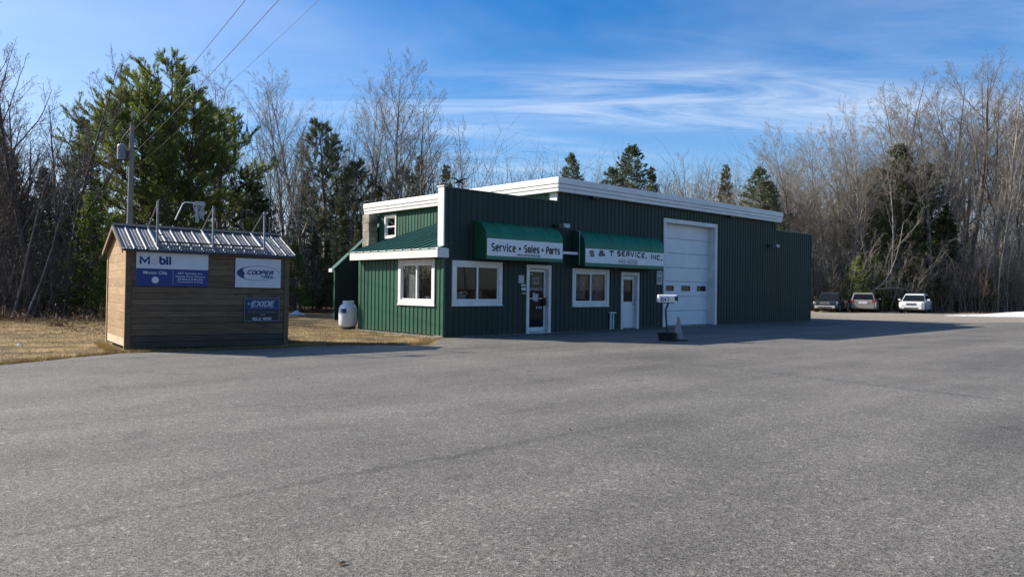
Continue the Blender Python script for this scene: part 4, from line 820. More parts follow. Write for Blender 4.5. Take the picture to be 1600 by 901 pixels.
cn = empty('traffic_cone', (5.00, 22.25, 0), 0.3, 'dirty grey white traffic cone beside the mailbox tub', 'cone')
b = MB(); b.lathe([(0.165, 0.035), (0.15, 0.06), (0.04, 0.66), (0.028, 0.70), (0.0, 0.70)], 24); b.build('body', M['cone'], cn, smooth=True)
b = MB(); b.bbox(-0.22, 0.22, -0.22, 0.22, 0.0, 0.035, 0.02); b.build('base', M['rubber'], cn, bevel=0.008)

# utility pole
def pole_thing(x, y, h, label, lean=(0.03, 0)):
    p = empty('utility_pole', (x, y, 0), 0, label, 'utility pole')
    b = MB(); b.tube([(0, 0, -0.1), (lean[0] * 0.5, 0, h * 0.5), (lean[0] * 2.5, lean[1], h)], [0.125, 0.11, 0.085], 12); b.build('pole', M['pole'], p)
    b = MB(); b.lathe([(0.15, -0.30), (0.165, -0.28), (0.165, 0.22), (0.13, 0.28), (0.05, 0.31)], 16, (-0.29, -0.05, h - 1.05)); b.build('transformer', M['transformer'], p)
    b = MB(); b.box(-0.34, 0.0, -0.09, -0.02, h - 1.08, h - 1.0); b.box(-0.34, 0.0, -0.09, -0.02, h - 1.38, h - 1.30); b.build('bracket', M['dark_metal'], p)
    for dx, z in ((0.11, h - 0.18), (0.15, h - 1.05), (0.05, h + 0.03)):
        b = MB(); b.lathe([(0.03, -0.08), (0.055, -0.05), (0.03, -0.02), (0.055, 0.01), (0.02, 0.06)], 10, (dx, -0.05, z)); b.build('insulator', M['stone'], p)
    b = MB(); b.tube([(-0.36, -0.05, h - 0.80), (-0.30, 0, h - 0.5), (0.05, -0.05, h - 0.1)], 0.012, 5); b.build('lead_wire', M['wire'], p)
    return p
pole_thing(-14.72, 28.5, 7.6, 'grey wooden utility pole rising behind the shed')
def wire(a, b_, sag, label, rad=0.008):
    a = Vector(a); b_ = Vector(b_); pts = []
    for i in range(25):
        t = i / 24; p = a.lerp(b_, t); p.z -= sag * 4 * t * (1 - t); pts.append(p)
    m_ = MB(); m_.tube(pts, rad, 5); o = m_.build('overhead_wire', M['wire']); setp(o, label, 'wire', 'overhead wires running from the pole'); return o
wire((-14.50, 28.4, 7.42), (10.0, -8, 8.4), 0.60, 'uppermost dark wire sloping from the pole top across the sky')
wire((-14.46, 28.4, 6.55), (10.8, -8, 8.3), 0.38, 'middle dark wire sloping from the pole across the sky')
wire((-14.5, 28.4, 5.9), (12.5, -8, 9.0), 0.36, 'faint lowest wire sloping from the pole across the sky', 0.004)
pole_thing(11.2, -8.3, 9.2, 'grey utility pole across the lot behind the viewer')

# bird ornament on the low roof
_f = Matrix.Translation((-2.06675572, 22.38259716, 0)) @ Matrix.Rotation(BANG, 4, 'Z')
bo = empty('bird_ornament', tuple(_f @ Vector((1.75, 1.5, 3.05))), BANG - 0.4, 'dark bird with spread wings on a rod above the parapet', 'ornament')
b = MB(); b.tube([(0, 0, 0), (0, 0, 1.95)], 0.018, 6); b.build('rod', M['dark_metal'], bo)
b = MB(); b.tube([(-0.13, 0, 1.93), (-0.05, 0, 1.97), (0.05, 0, 2.0), (0.10, 0, 2.05), (0.15, 0, 2.04)], [0.015, 0.045, 0.045, 0.03, 0.008], 8); b.build('body', M['soft_black'], bo, smooth=True)
for s in (-1, 1):
    b = MB(); vs = []
    for i, (x, z, w) in enumerate(((0.0, 2.0, 0.06), (0.09, 2.06, 0.055), (0.17, 2.10, 0.04), (0.26, 2.085, 0.015))):
        vs += [(s * x, -w, z), (s * x, w, z), (s * x, w, z - 0.03), (s * x, -w, z - 0.03)]
    b.loft([vs[4 * i:4 * i + 4] for i in range(4)]); b.build('wing', M['soft_black'], bo)
    b = MB(); b.tube([(0, 0, 1.98), (s * 0.10, 0, 1.925), (s * 0.2, 0, 1.905)], [0.03, 0.022, 0.01], 6); b.build('arm', M['soft_black'], bo)

def snow(name, cx, cy, rx, ry, h, seed):
    n = 40; rr = random.Random(seed); ph = [rr.uniform(0, 6.28) for _ in range(6)]; V = []; F = []
    for i in range(13):
        t = i / 12
        for k in range(n):
            a = 2 * math.pi * k / n; w = 1 + 0.13 * math.sin(2 * a + ph[0]) + 0.09 * math.sin(5 * a + ph[1]) + 0.05 * math.sin(11 * a + ph[2])
            z = h * (1 - t) ** 0.75 * (1 + 0.25 * math.sin(7 * t + a * 3 + ph[3]) * (1 - t) + 0.12 * math.sin(9 * a + 13 * t)) - 0.04 * t
            V.append((cx + rx * t * w * math.cos(a), cy + ry * t * w * math.sin(a), z))
    for i in range(12):
        for k in range(n): F.append((i * n + k, (i + 1) * n + k, (i + 1) * n + (k + 1) % n, i * n + (k + 1) % n))
    o = link(name, np_mesh(name, V, F, M['snow'], True)); o['kind'] = 'structure'
snow('snow_patch', 37.5, 50.0, 7.2, 1.5, 0.40, 1); snow('snow_patch', -11.3, 39.0, 0.5, 0.35, 0.18, 2); snow('snow_patch', -8.8, 38.5, 0.55, 0.3, 0.16, 3)
snow('snow_patch', -11.85, 17.9, 0.14, 0.08, 0.05, 5)

# a few blown leaves and twigs on the asphalt
_rs = np.random.default_rng(77); _c = np.column_stack([_rs.uniform(-8, 14, 46), _rs.uniform(2.6, 20, 46), np.full(46, 0.006)])
_c[:5] = [(-5.2, 7.6, .006), (-0.9, 4.0, .006), (-4.1, 5.6, .006), (4.6, 6.2, .006), (1.2, 9.2, .006)]
_v = []; _fz = []
for _i, _p in enumerate(_c):
    _a = _rs.uniform(0, 6.28); _s = _rs.uniform(0.012, 0.028); _ca, _sa = math.cos(_a), math.sin(_a); _b0 = len(_v)
    for _x, _y, _z in ((-1, 0, 0), (-0.3, 0.5, 0.25), (0.5, 0.42, 0.5), (1.1, 0, 0.15), (0.5, -0.45, 0.3), (-0.3, -0.5, 0.1)): _v.append((_p[0] + _s * (_x * _ca - _y * _sa), _p[1] + _s * (_x * _sa + _y * _ca), _p[2] + _s * _z))
    _fz.append(tuple(range(_b0, _b0 + 6)))
_me = bpy.data.meshes.new('fallen_leaves'); _me.from_pydata(_v, [], _fz); _me.materials.append(M['dead_leaf']); setp(link('fallen_leaves', _me), 'scattered brown leaves lying on the asphalt', None, None, 'stuff')
# ------------------------------------------------------------------ parked cars
M['tyre'] = mat('tyre', (0.02, 0.02, 0.02), 0.85, var=0.3); M['rim'] = mat('alloy_rim', (0.42, 0.43, 0.45), 0.35, metal=0.7, var=0.2)
M['headlight'] = mat('headlight_lens', (0.60, 0.62, 0.64), 0.12, spec=0.8, var=0.3, vscale=12); M['tail'] = mat('tail_light_lens', (0.30, 0.035, 0.03), 0.2, var=0.3, vscale=9)
def paint(name, c): return mat(name, c, 0.32, metal=0.15, spec=0.6, coat=0.5, var=0.10, vscale=2.0, dirt=((0.18, 0.15, 0.12), 0.4, 0.5))
def parked_car(label, x, y, rz, pm, lower, L_=4.5, W=1.76, H=1.58, rack=True, wagon=True, plate_back=True, grille='galv'):
    c = empty('parked_car', (x, y, 0), rz, label, 'car', 'cars parked along the woods')
    hw = W / 2; hb = 0.88                                  # waist height
    def sec(px, zb, zt, w, k=0.92):
        r_ = 0.07
        return [(px, -w * 0.94, zb), (px, w * 0.94, zb), (px, w, zb + 0.12), (px, w, zt - 0.22), (px, w * 0.985, zt - r_), (px, w * k, zt), (px, -w * k, zt), (px, -w * 0.985, zt - r_), (px, -w, zt - 0.22), (px, -w, zb + 0.12)]
    b = MB(); f = L_ / 2
    b.loft([sec(-f, 0.42, 0.86, hw * 0.82), sec(-f + 0.07, 0.30, 0.95, hw * 0.93), sec(-f + 0.35, 0.24, hb + 0.05, hw), sec(-0.6, 0.22, hb + 0.04, hw), sec(0.55, 0.22, hb + 0.03, hw),
            sec(f - 0.75, 0.23, hb - 0.01, hw), sec(f - 0.28, 0.25, 0.86, hw * 0.97), sec(f - 0.06, 0.30, 0.76, hw * 0.88), sec(f, 0.40, 0.66, hw * 0.76)])
    b.build('body', pm, c, smooth=False, bevel=0.02)
    def gs(px, zb, zt, wb, wt): return [(px[0], -wb, zb), (px[0], wb, zb), (px[1], wt, zt - 0.06), (px[1], wt * 0.90, zt), (px[1], -wt * 0.90, zt), (px[1], -wt, zt - 0.06)]
    g = MB(); rb = -f + 0.12 if wagon else -f + 0.7
    g.loft([gs((rb, rb + 0.22), hb, H - 0.05, hw * 0.93, hw * 0.76), gs((rb + 0.35, rb + 0.5), hb, H, hw * 0.95, hw * 0.79), gs((0.2, 0.1), hb, H, hw * 0.95, hw * 0.79), gs((1.12, 0.42), hb - 0.01, H - 0.05, hw * 0.92, hw * 0.76)])
    g.build('roof', pm, c, bevel=0.015)
    def onside(xa, xb, xc, xd, s, name='side_window'):   # bottom a-b, top c-d
        za, zt = hb + 0.07, H - 0.12; wa, wt = hw * 0.945 + 0.012, hw * 0.80 + 0.012
        q = MB(); q.add([(xa, s * wa, za), (xb, s * wa, za), (xd, s * wt, zt), (xc, s * wt, zt)], [(0, 1, 2, 3)]); q.build(name, M['car_glass'], c)
    for s in (-1, 1):
        onside(rb + 0.45, -0.62, rb + 0.62, -0.62, s); onside(-0.55, 0.28, -0.55, 0.10, s) ; onside(0.34, 0.92, 0.17, 0.42, s)
    def face(xa, xb, za, zb, wa, wb, name, m, e=0.012):
        sg = 1 if xa > 0 else -1
        q = MB(); q.add([(xa + sg * e, -wa, za), (xa + sg * e, wa, za), (xb + sg * e, wb, zb), (xb + sg * e, -wb, zb)], [(0, 1, 2, 3)]); return q.build(name, m, c)
    face(1.10, 0.52, hb + 0.02, H - 0.12, hw * 0.86, hw * 0.70, 'windshield', M['car_glass'], 0.02)
    face(rb + 0.02, rb + 0.20, hb + 0.06, H - 0.13, hw * 0.82, hw * 0.68, 'rear_window', M['car_glass'], 0.015)
    for s in (-1, 1):
        q = MB(); q.add([(f - 0.02, s * hw * 0.40, 0.60), (f - 0.06, s * hw * 0.86, 0.62), (f - 0.20, s * hw * 0.93, 0.80), (f - 0.13, s * hw * 0.42, 0.775)], [(0, 1, 2, 3)]); 
        q.add([(f - 0.06, s * hw * 0.87, 0.62), (f - 0.30, s * (hw * 0.97 + 0.01), 0.64), (f - 0.34, s * (hw * 0.965 + 0.01), 0.80), (f - 0.20, s * hw * 0.94, 0.80)], [(0, 1, 2, 3)])
        o = q.build('headlight', M['headlight'], c); o.location.x = 0.022
        q = MB(); q.box(-f - 0.012, -f + 0.14, s * hw * 0.70 if s > 0 else -hw * 0.965, s * hw * 0.965 if s > 0 else -hw * 0.70, 0.76, 0.93); q.build('tail_light', M['tail'], c)
        q = MB(); q.box(0.80, 0.92, s * (hw + 0.03) if s > 0 else -(hw + 0.19), s * (hw + 0.19) if s > 0 else -(hw + 0.03), 0.93, 1.06); q.box(0.82, 0.88, s * hw * 0.9 if s > 0 else -(hw + 0.04), s * (hw + 0.04) if s > 0 else -hw * 0.9, 0.95, 0.98); q.build('mirror', pm, c)
        for wx in (-f + 0.85, f - 0.88):
            t = MB(); pts = [(wx, s * (hw - 0.20), 0.33), (wx, s * (hw - 0.19), 0.33), (wx, s * (hw + 0.005), 0.33), (wx, s * (hw + 0.012), 0.33)]
            t.tube(pts, [0.30, 0.33, 0.33, 0.30], 22); w_ = t.build('wheel', M['tyre'], c)
            t = MB(); t.tube([(wx, s * (hw + 0.0), 0.33), (wx, s * (hw + 0.018), 0.33)], [0.21, 0.20], 18); t.build('rim', M['rim'], w_)
            t = MB(); t.tube([(wx, s * (hw - 0.22), 0.36), (wx, s * (hw + 0.003), 0.36)], 0.375, 22); t.build('wheel_arch', M['soft_black'], c)
    q = MB(); q.box(f - 0.05, f + 0.015, -hw * 0.38, hw * 0.38, 0.585, 0.755); g_ = q.build('grille', M[grille], c)
    for k in range(3):
        q = MB(); q.box(f + 0.012, f + 0.025, -hw * 0.36, hw * 0.36, 0.61 + 0.045 * k, 0.625 + 0.045 * k); q.build('grille_bar', M['soft_black'] if grille != 'soft_black' else M['rim'], g_)
    q = MB(); q.box(f - 0.14, f + 0.035, -hw * 0.80, hw * 0.80, 0.30, 0.50); q.build('bumper', lower, c, bevel=0.03)
    q = MB(); q.box(f + 0.03, f + 0.045, -hw * 0.55, hw * 0.55, 0.33, 0.42); q.build('air_intake', M['soft_black'], c)
    q = MB(); q.box(-f - 0.06, -f + 0.10, -hw * 0.88, hw * 0.88, 0.30, 0.54); q.build('bumper', lower, c, bevel=0.03)
    if plate_back:
        q = MB(); q.box(-f - 0.02, -f - 0.005, -0.30, 0.30, 0.66, 0.82); q.build('licence_plate', M['sign_white'], c)
    if rack:
        q = MB()
        for s in (-1, 1): q.tube([(-1.4, s * hw * 0.66, H + 0.0), (-1.35, s * hw * 0.66, H + 0.06), (0.1, s * hw * 0.66, H + 0.06), (0.15, s * hw * 0.66, H)], 0.016, 6)
        q.build('roof_rack', M['soft_black'], c)
    return c
P_dk = paint('dark_green_black_car_paint', (0.018, 0.024, 0.024)); P_sl = paint('pale_champagne_car_paint', (0.27, 0.245, 0.215)); P_wh = paint('white_car_paint', (0.78, 0.78, 0.77)); P_gr = paint('silver_car_paint', (0.45, 0.46, 0.47))
parked_car('dark car facing the lot with a silver front, nearest the building corner', 24.5, 57.0, R(-124), P_dk, P_gr, H=1.50)
parked_car('champagne silver car seen from behind with red tail lights, in the middle', 27.35, 57.5, R(61), P_sl, P_sl, H=1.50)
parked_car('white car facing the lot, rightmost of the three parked cars', 31.1, 57.2, R(-126), P_wh, P_wh, H=1.46, rack=False, wagon=False, grille='galv')
# ------------------------------------------------------------------ trees
def seg_mesh(name, S, n, m, smooth=True):
    S = np.asarray(S, np.float64); p0, p1, r0, r1 = S[:, 0:3], S[:, 3:6], S[:, 6], S[:, 7]
    d = p1 - p0; L = np.linalg.norm(d, axis=1, keepdims=True) + 1e-9; d = d / L
    ref = np.where(np.abs(d[:, 2:3]) < 0.9, np.array([[0, 0, 1.0]]), np.array([[1.0, 0, 0]]))
    a = np.cross(d, ref); a /= np.linalg.norm(a, axis=1, keepdims=True) + 1e-9; b = np.cross(d, a)
    ang = 2 * np.pi * np.arange(n) / n; c = np.cos(ang)[None, :, None]; s = np.sin(ang)[None, :, None]
    ring = a[:, None, :] * c + b[:, None, :] * s
    V = np.concatenate([p0[:, None, :] + ring * r0[:, None, None], (p1 + d * r1[:, None] * 0.3)[:, None, :] + ring * r1[:, None, None]], 1).reshape(-1, 3)
    K = len(S); base = (np.arange(K) * 2 * n)[:, None]; i = np.arange(n)[None, :]; j = (i + 1) % n
    F = np.stack([base + i, base + j, base + n + j, base + n + i], 2).reshape(-1, 4)
    return np_mesh(name, V, F, m, smooth)
def perp(d, rr):
    v = Vector((rr.gauss(0, 1), rr.gauss(0, 1), rr.gauss(0, 1))); v -= d * v.dot(d); return v.normalized()
def grow(p, d, L, r, lv, P, out, rr, rmin=0.006):
    ns = P['seg'][lv]; st = L / ns; pts = [(p.copy(), r, d.copy())]; tip = max(rmin, r * P['tip'][lv])
    for i in range(ns):
        d = (d + perp(d, rr) * P['wan'][lv] + Vector((0, 0, P['up'][lv]))).normalized(); q = p + d * st
        r1 = r + (tip - r) * ((i + 1) / ns) if lv else r * (1 - (1 - P['tip'][0]) * ((i + 1) / ns) ** 0.9)
        out[lv].append((*p, *q, pts[-1][1], r1)); p = q; pts.append((p.copy(), r1, d.copy()))
    if lv + 1 >= len(P['seg']): return
    n = P['n'][lv]; n = int(n * (0.6 + 0.4 * min(1, L / P['ref'][lv])) + 0.5)
    for k in range(n):
        t = P['start'][lv] + (1 - P['start'][lv]) * ((k + rr.random()) / n); x = t * ns; i = min(int(x), ns - 1); f = x - i
        q = pts[i][0].lerp(pts[i + 1][0], f); rq = pts[i][1] * (1 - f) + pts[i + 1][1] * f; dd = pts[i + 1][2]
        a = R(rr.uniform(*P['ang'][lv])); nd = (dd * math.cos(a) + perp(dd, rr) * math.sin(a)).normalized()
        if lv == 0:
            az = k * 2.399 + rr.uniform(-0.4, 0.4); nd = (dd * math.cos(a) + Vector((math.cos(az), math.sin(az), 0)) * math.sin(a)).normalized()
        u_ = (t - P['start'][lv]) / (1 - P['start'][lv] + 1e-6)
        l = L * P['rat'][lv] * (P['shape'](u_) if lv == 0 else (1 - 0.55 * u_)) * rr.uniform(0.7, 1.2)
        grow(q, nd, l, min(rq * 0.75, max(rmin, rq * P['rr'][lv] * (0.8 + 0.4 * rr.random()))), lv + 1, P, out, rr, rmin)
def bare(name, seed, h, r, bark, twig, P, stems=1, spreadb=0.0, rmin=0.005):
    rr = random.Random(seed); out = [[] for _ in P['seg']]
    for s in range(stems):
        az = s * 2.4 + rr.random(); k = 0 if stems == 1 else 1
        p = Vector((math.cos(az) * spreadb * 0.4 * k, math.sin(az) * spreadb * 0.4 * k, -0.1)); d = Vector((math.cos(az) * spreadb * 0.16 * k + rr.gauss(0, P.get('lean', 0.02)), math.sin(az) * spreadb * 0.16 * k + rr.gauss(0, 0.02), 1)).normalized()
        grow(p, d, h * (1 if s == 0 else rr.uniform(0.7, 1)), r * (1 if s == 0 else rr.uniform(0.6, 1)), 0, P, out, rr, rmin)
    fl = []
    if stems == 1: fl = [(0, 0, -0.15, 0, 0, r * 2.2, r * 1.55, r * 1.0)]
    T = seg_mesh(name + '_trunk', out[0] + out[1] + fl, 6, bark); C = seg_mesh(name + '_crown', [q for l in out[2:] for q in l], 3, twig)
    return T, C
PH = dict(seg=[12, 7, 4, 3, 2], tip=[0.12, 0.25, 0.4, 0.5, 0.7], wan=[0.05, 0.13, 0.17, 0.2, 0.2], up=[0.03, 0.07, 0.06, 0.05, 0.04], n=[18, 9, 6, 6], ref=[14, 4, 1.6, 0.7], start=[0.36, 0.22, 0.18, 0.15],
          ang=[(28, 55), (28, 50), (25, 50), (20, 50)], rat=[0.36, 0.46, 0.5, 0.5], rr=[0.5, 0.5, 0.5, 0.6], shape=lambda u: 1.0 - 0.62 * u)
PN = dict(PH, n=[12, 6, 5, 3], start=[0.5, 0.25, 0.2, 0.15], rat=[0.24, 0.45, 0.5, 0.5], ang=[(22, 42), (25, 45), (25, 50), (20, 50)], up=[0.03, 0.10, 0.07, 0.05, 0.04], lean=0.05)
PB = dict(PH, n=[20, 7, 5, 4], start=[0.28, 0.2, 0.18, 0.15], rat=[0.26, 0.45, 0.5, 0.5], ang=[(25, 42), (22, 40), (22, 45), (20, 45)], up=[0.03, 0.11, 0.08, 0.05, 0.04])
PO = dict(PH, n=[11, 9, 7, 5], start=[0.44, 0.2, 0.15, 0.15], rat=[0.50, 0.48, 0.5, 0.5], ang=[(22, 44), (28, 50), (25, 50), (20, 50)], up=[0.02, 0.09, 0.07, 0.05, 0.04], rr=[0.46, 0.5, 0.5, 0.6], tip=[0.22, 0.25, 0.4, 0.5, 0.7])
PS = dict(seg=[8, 4, 3, 2], tip=[0.25, 0.4, 0.5, 0.7], wan=[0.09, 0.18, 0.2, 0.2], up=[0.03, 0.06, 0.05, 0.04], n=[12, 5, 4], ref=[5, 1.5, 0.7], start=[0.2, 0.2, 0.15], ang=[(25, 50), (25, 50), (20, 50)], rat=[0.3, 0.5, 0.5], rr=[0.5, 0.5, 0.6], shape=lambda u: 1.0 - 0.6 * u, lean=0.12)

def leaf_quads(C, D, ln, w, rs, tri=False):
    """one long leaf-sized face per centre, pointing along D"""
    n = len(C); rv = rs.normal(size=(n, 3)); D = D / (np.linalg.norm(D, axis=1, keepdims=True) + 1e-9)
    s = np.cross(D, rv); s /= np.linalg.norm(s, axis=1, keepdims=True) + 1e-9; ln = ln[:, None]; w = w[:, None]
    V = np.stack([C - s * w * 0.35, C + s * w * 0.35, C + D * ln * 0.7 + s * w, C + D * ln * 0.7 - s * w], 1) if not tri else np.stack([C - s * w, C + s * w, C + D * ln], 1)
    k = V.shape[1]; return V.reshape(-1, 3), np.arange(n * k).reshape(n, k)
def conifer(name, seed, h, R0, bark, needle, start=0.08, droop=0.12, nb=120, per=26, leaf=(0.30, 0.05), gap=0.15, power=0.85, r=0.16, upturn=0.0, spray=0.30):
    rr = random.Random(seed); rs = np.random.default_rng(seed); S = []; n = 10; pts = [Vector((0, 0, -0.1))]
    for i in range(n): pts.append(Vector((pts[-1].x + rr.gauss(0, 0.03), pts[-1].y + rr.gauss(0, 0.03), h * (i + 1) / n)))
    for i in range(n): S.append((*pts[i], *pts[i + 1], max(0.012, r * (1 - i / n)), max(0.01, r * (1 - (i + 1) / n))))
    B = []; Cs = []; Ds = []
    for k in range(nb):
        t = start + (1 - start) * ((k + rr.random()) / nb); z = h * t; az = k * 2.399963 + rr.uniform(-0.3, 0.3)
        if rr.random() < gap: continue
        L = R0 * ((1 - (t - start) / (1 - start)) ** power) * rr.uniform(0.68, 1.15) + 0.12; i = min(int(t * n), n - 1); f = t * n - i; p = pts[i].lerp(pts[i + 1], f); p.z = z
        e0 = 0.35 * t + upturn - droop; a0 = p.copy(); prev = p; mseg = 4; path = [p]
        for j in range(mseg):
            u_ = (j + 1) / mseg; ez = e0 - droop * u_ * 1.4 + (0.25 + upturn) * u_ * u_
            q = prev + Vector((math.cos(az), math.sin(az), ez)).normalized() * (L / mseg); az += rr.gauss(0, 0.07); B.append((*prev, *q, 0.028 * (1 - j / mseg) + 0.008, 0.028 * (1 - (j + 1) / mseg) + 0.006)); prev = q; path.append(q)
        m_ = max(5, int(per * (0.35 + L / R0)))
        tt = rs.uniform(0.12, 1.0, m_) ** 0.75; P_ = np.array([tuple(v) for v in path]); x = tt * mseg; ii = np.minimum(x.astype(int), mseg - 1); ff = (x - ii)[:, None]
        base = P_[ii] * (1 - ff) + P_[ii + 1] * ff; fw = P_[ii + 1] - P_[ii]; fw /= np.linalg.norm(fw, axis=1, keepdims=True)
        side = np.cross(fw, [0, 0, 1.0]); side /= np.linalg.norm(side, axis=1, keepdims=True) + 1e-9
        sg = rs.uniform(-1, 1, m_)[:, None]; wid = (spray * L * (1.12 - tt))[:, None]
        c = base + side * sg * wid + np.array([[0, 0, 1.0]]) * rs.normal(0, 0.05, m_)[:, None] - np.array([[0, 0, 1.0]]) * (np.abs(sg) * wid * 0.25)
        for q in range(3):
            Cs.append(c + rs.normal(0, 0.07, c.shape)); Ds.append(fw * 0.8 + side * sg * 0.9 + rs.normal(0, 0.42, c.shape))
    C = np.concatenate(Cs); D = np.concatenate(Ds); k = len(C)
    V, F = leaf_quads(C, D, rs.uniform(0.7, 1.3, k) * leaf[0], rs.uniform(0.7, 1.3, k) * leaf[1], rs)
    return seg_mesh(name + '_trunk', S + B, 5, bark), np_mesh(name + '_crown', V, F, needle)
def big_pine(name, seed, h, bark, needle, trunks=4, Rmax=5.4, cs=0.34, density=1.0, bias=(0, 0)):
    """old white pine: several trunks, long upswept limbs that end in brushes of needles"""
    rr = random.Random(seed); rs = np.random.default_rng(seed); S = []; Cs = []; Ds = []
    def limb(p, d, L, r, lv):
        ns = 6 if lv == 0 else 3; pts = [p]
        for i in range(ns):
            d = (d + perp(d, rr) * (0.09 if lv == 0 else 0.15) + Vector((0, 0, 0.03 + 0.06 * i / ns))).normalized(); q = pts[-1] + d * (L / ns)
            S.append((*pts[-1], *q, max(0.008, r * (1 - i / ns * 0.8)), max(0.007, r * (1 - (i + 1) / ns * 0.8)))); pts.append(q)
        if lv == 0:
            nb_ = int(6 + L * 2.8)
            for k in range(nb_):
                t = 0.28 + 0.72 * (k + rr.random()) / nb_; x = t * ns; i = min(int(x), ns - 1); q = pts[i].lerp(pts[i + 1], x - i); a = R(rr.uniform(38, 72)); dd = (pts[i + 1] - pts[i]).normalized()
                v = perp(dd, rr); v.z = v.z * 0.35 + 0.32; limb(q, (dd * math.cos(a) + v * math.sin(a)).normalized(), L * rr.uniform(0.16, 0.34) * (1.25 - t) + 0.35, 0.02, 1)
        else:
            nt = int((4 + L * 7) * density)
            for k in range(nt):
                t = 0.25 + 0.75 * (k + rr.random()) / nt; x = t * ns; i = min(int(x), ns - 1); q = pts[i].lerp(pts[i + 1], x - i) + Vector((rr.gauss(0, .05), rr.gauss(0, .05), rr.gauss(0, .04)))
                dd = (pts[i + 1] - pts[i]).normalized(); dd.z += 0.35; m_ = 16; al = rs.uniform(0, 0.16, (m_, 1)); Cs.append(np.tile(np.array(q), (m_, 1)) + np.array(dd) * al + rs.normal(0, 0.012, (m_, 3))); Ds.append(np.tile(np.array(dd), (m_, 1)) * 0.9 + rs.normal(0, 0.55, (m_, 3)))
    for s in range(trunks):
        az = s * 2.0 + rr.random(); k = 0.35 if trunks > 1 else 0; hh = h * (1 if s == 0 else rr.uniform(0.82, 0.97)); n = 12; p = Vector((math.cos(az) * k * (1 + s * 0.4), math.sin(az) * k * (1 + s * 0.4), -0.1)); d = Vector((math.cos(az) * 0.05 * s, math.sin(az) * 0.05 * s, 1)).normalized(); pts = [p]
        r0 = 0.17 if s else 0.24
        for i in range(n):
            d = (d + perp(d, rr) * 0.03 + Vector((0, 0, 0.02))).normalized(); q = pts[-1] + d * (hh / n); S.append((*pts[-1], *q, r0 * (1 - i / n * 0.92), r0 * (1 - (i + 1) / n * 0.92))); pts.append(q)
        nl = int(46 / (1 if trunks == 1 else 1.15) )
        for k2 in range(nl):
            t = cs + (0.99 - cs) * (k2 + rr.random()) / nl; x = t * n; i = min(int(x), n - 1); q = pts[i].lerp(pts[i + 1], x - i); az2 = k2 * 2.399 + rr.uniform(-0.5, 0.5); u_ = (t - cs) / (1 - cs)
            prof = (0.55 + 1.15 * u_ if u_ < 0.35 else 0.95 * (1 - ((u_ - 0.35) / 0.65) ** 1.6) + 0.10); L = Rmax * prof * rr.uniform(0.65, 1.0) * (1 + bias[0] * math.cos(az2) + bias[1] * math.sin(az2)); up_ = 0.24 + 0.40 * u_ + rr.uniform(-0.08, 0.12)
            limb(q, Vector((math.cos(az2), math.sin(az2), up_)).normalized(), max(0.5, L), 0.055 * (1.2 - u_), 0)
    C = np.concatenate(Cs); D = np.concatenate(Ds); k = len(C)
    V, F = leaf_quads(C, D, rs.uniform(0.10, 0.20, k), rs.uniform(0.009, 0.015, k), rs, tri=True)
    return seg_mesh(name + '_trunk', S, 6, bark), np_mesh(name + '_crown', V, F, needle)

KIND = {}
TOP = []
def reg(key, h, tc, name='bare_tree', cat='tree'):
    co = np.empty(len(tc[1].vertices) * 3, np.float32); tc[1].vertices.foreach_get('co', co); top = float(np.percentile(co[2::3], 99.9)); KIND[key] = (top, tc[0], tc[1], name); TOP.append((key, round(top, 1), len(tc[1].polygons)))
reg('H1', 18, bare('hardwood_a', 21, 18, 0.21, M['bark_grey'], M['twig_grey'], PH)); reg('H2', 18, bare('hardwood_b', 22, 18, 0.19, M['bark_grey'], M['twig_grey'], PH)); reg('H3', 18, bare('hardwood_c', 23, 18, 0.17, M['bark_tan'], M['twig_tan'], PH))
reg('N1', 16, bare('slender_a', 31, 16, 0.11, M['bark_tan'], M['twig_tan'], PN)); reg('N2', 16, bare('slender_b', 32, 16, 0.10, M['bark_grey'], M['twig_grey'], PN)); reg('N3', 16, bare('slender_c', 33, 16, 0.11, M['bark_birch'], M['twig_tan'], PN))
reg('B1', 15, bare('poplar_a', 41, 15, 0.14, M['bark_birch'], M['twig_grey'], PB)); reg('B2', 15, bare('poplar_b', 42, 15, 0.13, M['bark_tan'], M['twig_grey'], PB))
reg('D1', 14, bare('dark_hardwood_a', 51, 14, 0.16, M['bark_dark'], M['twig_dark'], PB)); reg('D2', 14, bare('dark_hardwood_b', 52, 14, 0.13, M['bark_dark'], M['twig_dark'], PH))
reg('O1', 22, bare('oak', 61, 22, 0.36, M['bark_grey'], M['twig_grey'], PO))
PV = dict(PH, n=[20, 8, 6, 5], start=[0.33, 0.2, 0.16, 0.15], rat=[0.40, 0.46, 0.5, 0.5], ang=[(26, 46), (24, 44), (22, 48), (20, 48)], up=[0.03, 0.12, 0.09, 0.05, 0.04], rr=[0.55, 0.5, 0.5, 0.6])
reg('B3', 16, bare('vase_poplar_a', 43, 16, 0.17, M['bark_tan'], M['twig_grey'], PV)); reg('B4', 16, bare('vase_poplar_b', 44, 16, 0.15, M['bark_tan'], M['twig_tan'], PV)); reg('D3', 14, bare('dark_hardwood_c', 53, 14, 0.15, M['bark_dark'], M['twig_dark'], dict(PV, n=[24, 9, 6, 4], rat=[0.30, 0.42, 0.5, 0.5], start=[0.25, 0.18, 0.15, 0.15]), 3, 1.2, 0.0045))
reg('S1', 6, bare('sapling_a', 71, 6, 0.035, M['bark_tan'], M['twig_tan'], PS, 6, 1.6, 0.004), 'sapling'); reg('S2', 6, bare('sapling_b', 72, 6, 0.035, M['twig_red'], M['twig_red'], PS, 7, 1.8, 0.004), 'sapling'); reg('S3', 6, bare('sapling_c', 73, 6, 0.045, M['bark_dark'], M['twig_dark'], PS, 6, 1.7, 0.005), 'sapling')
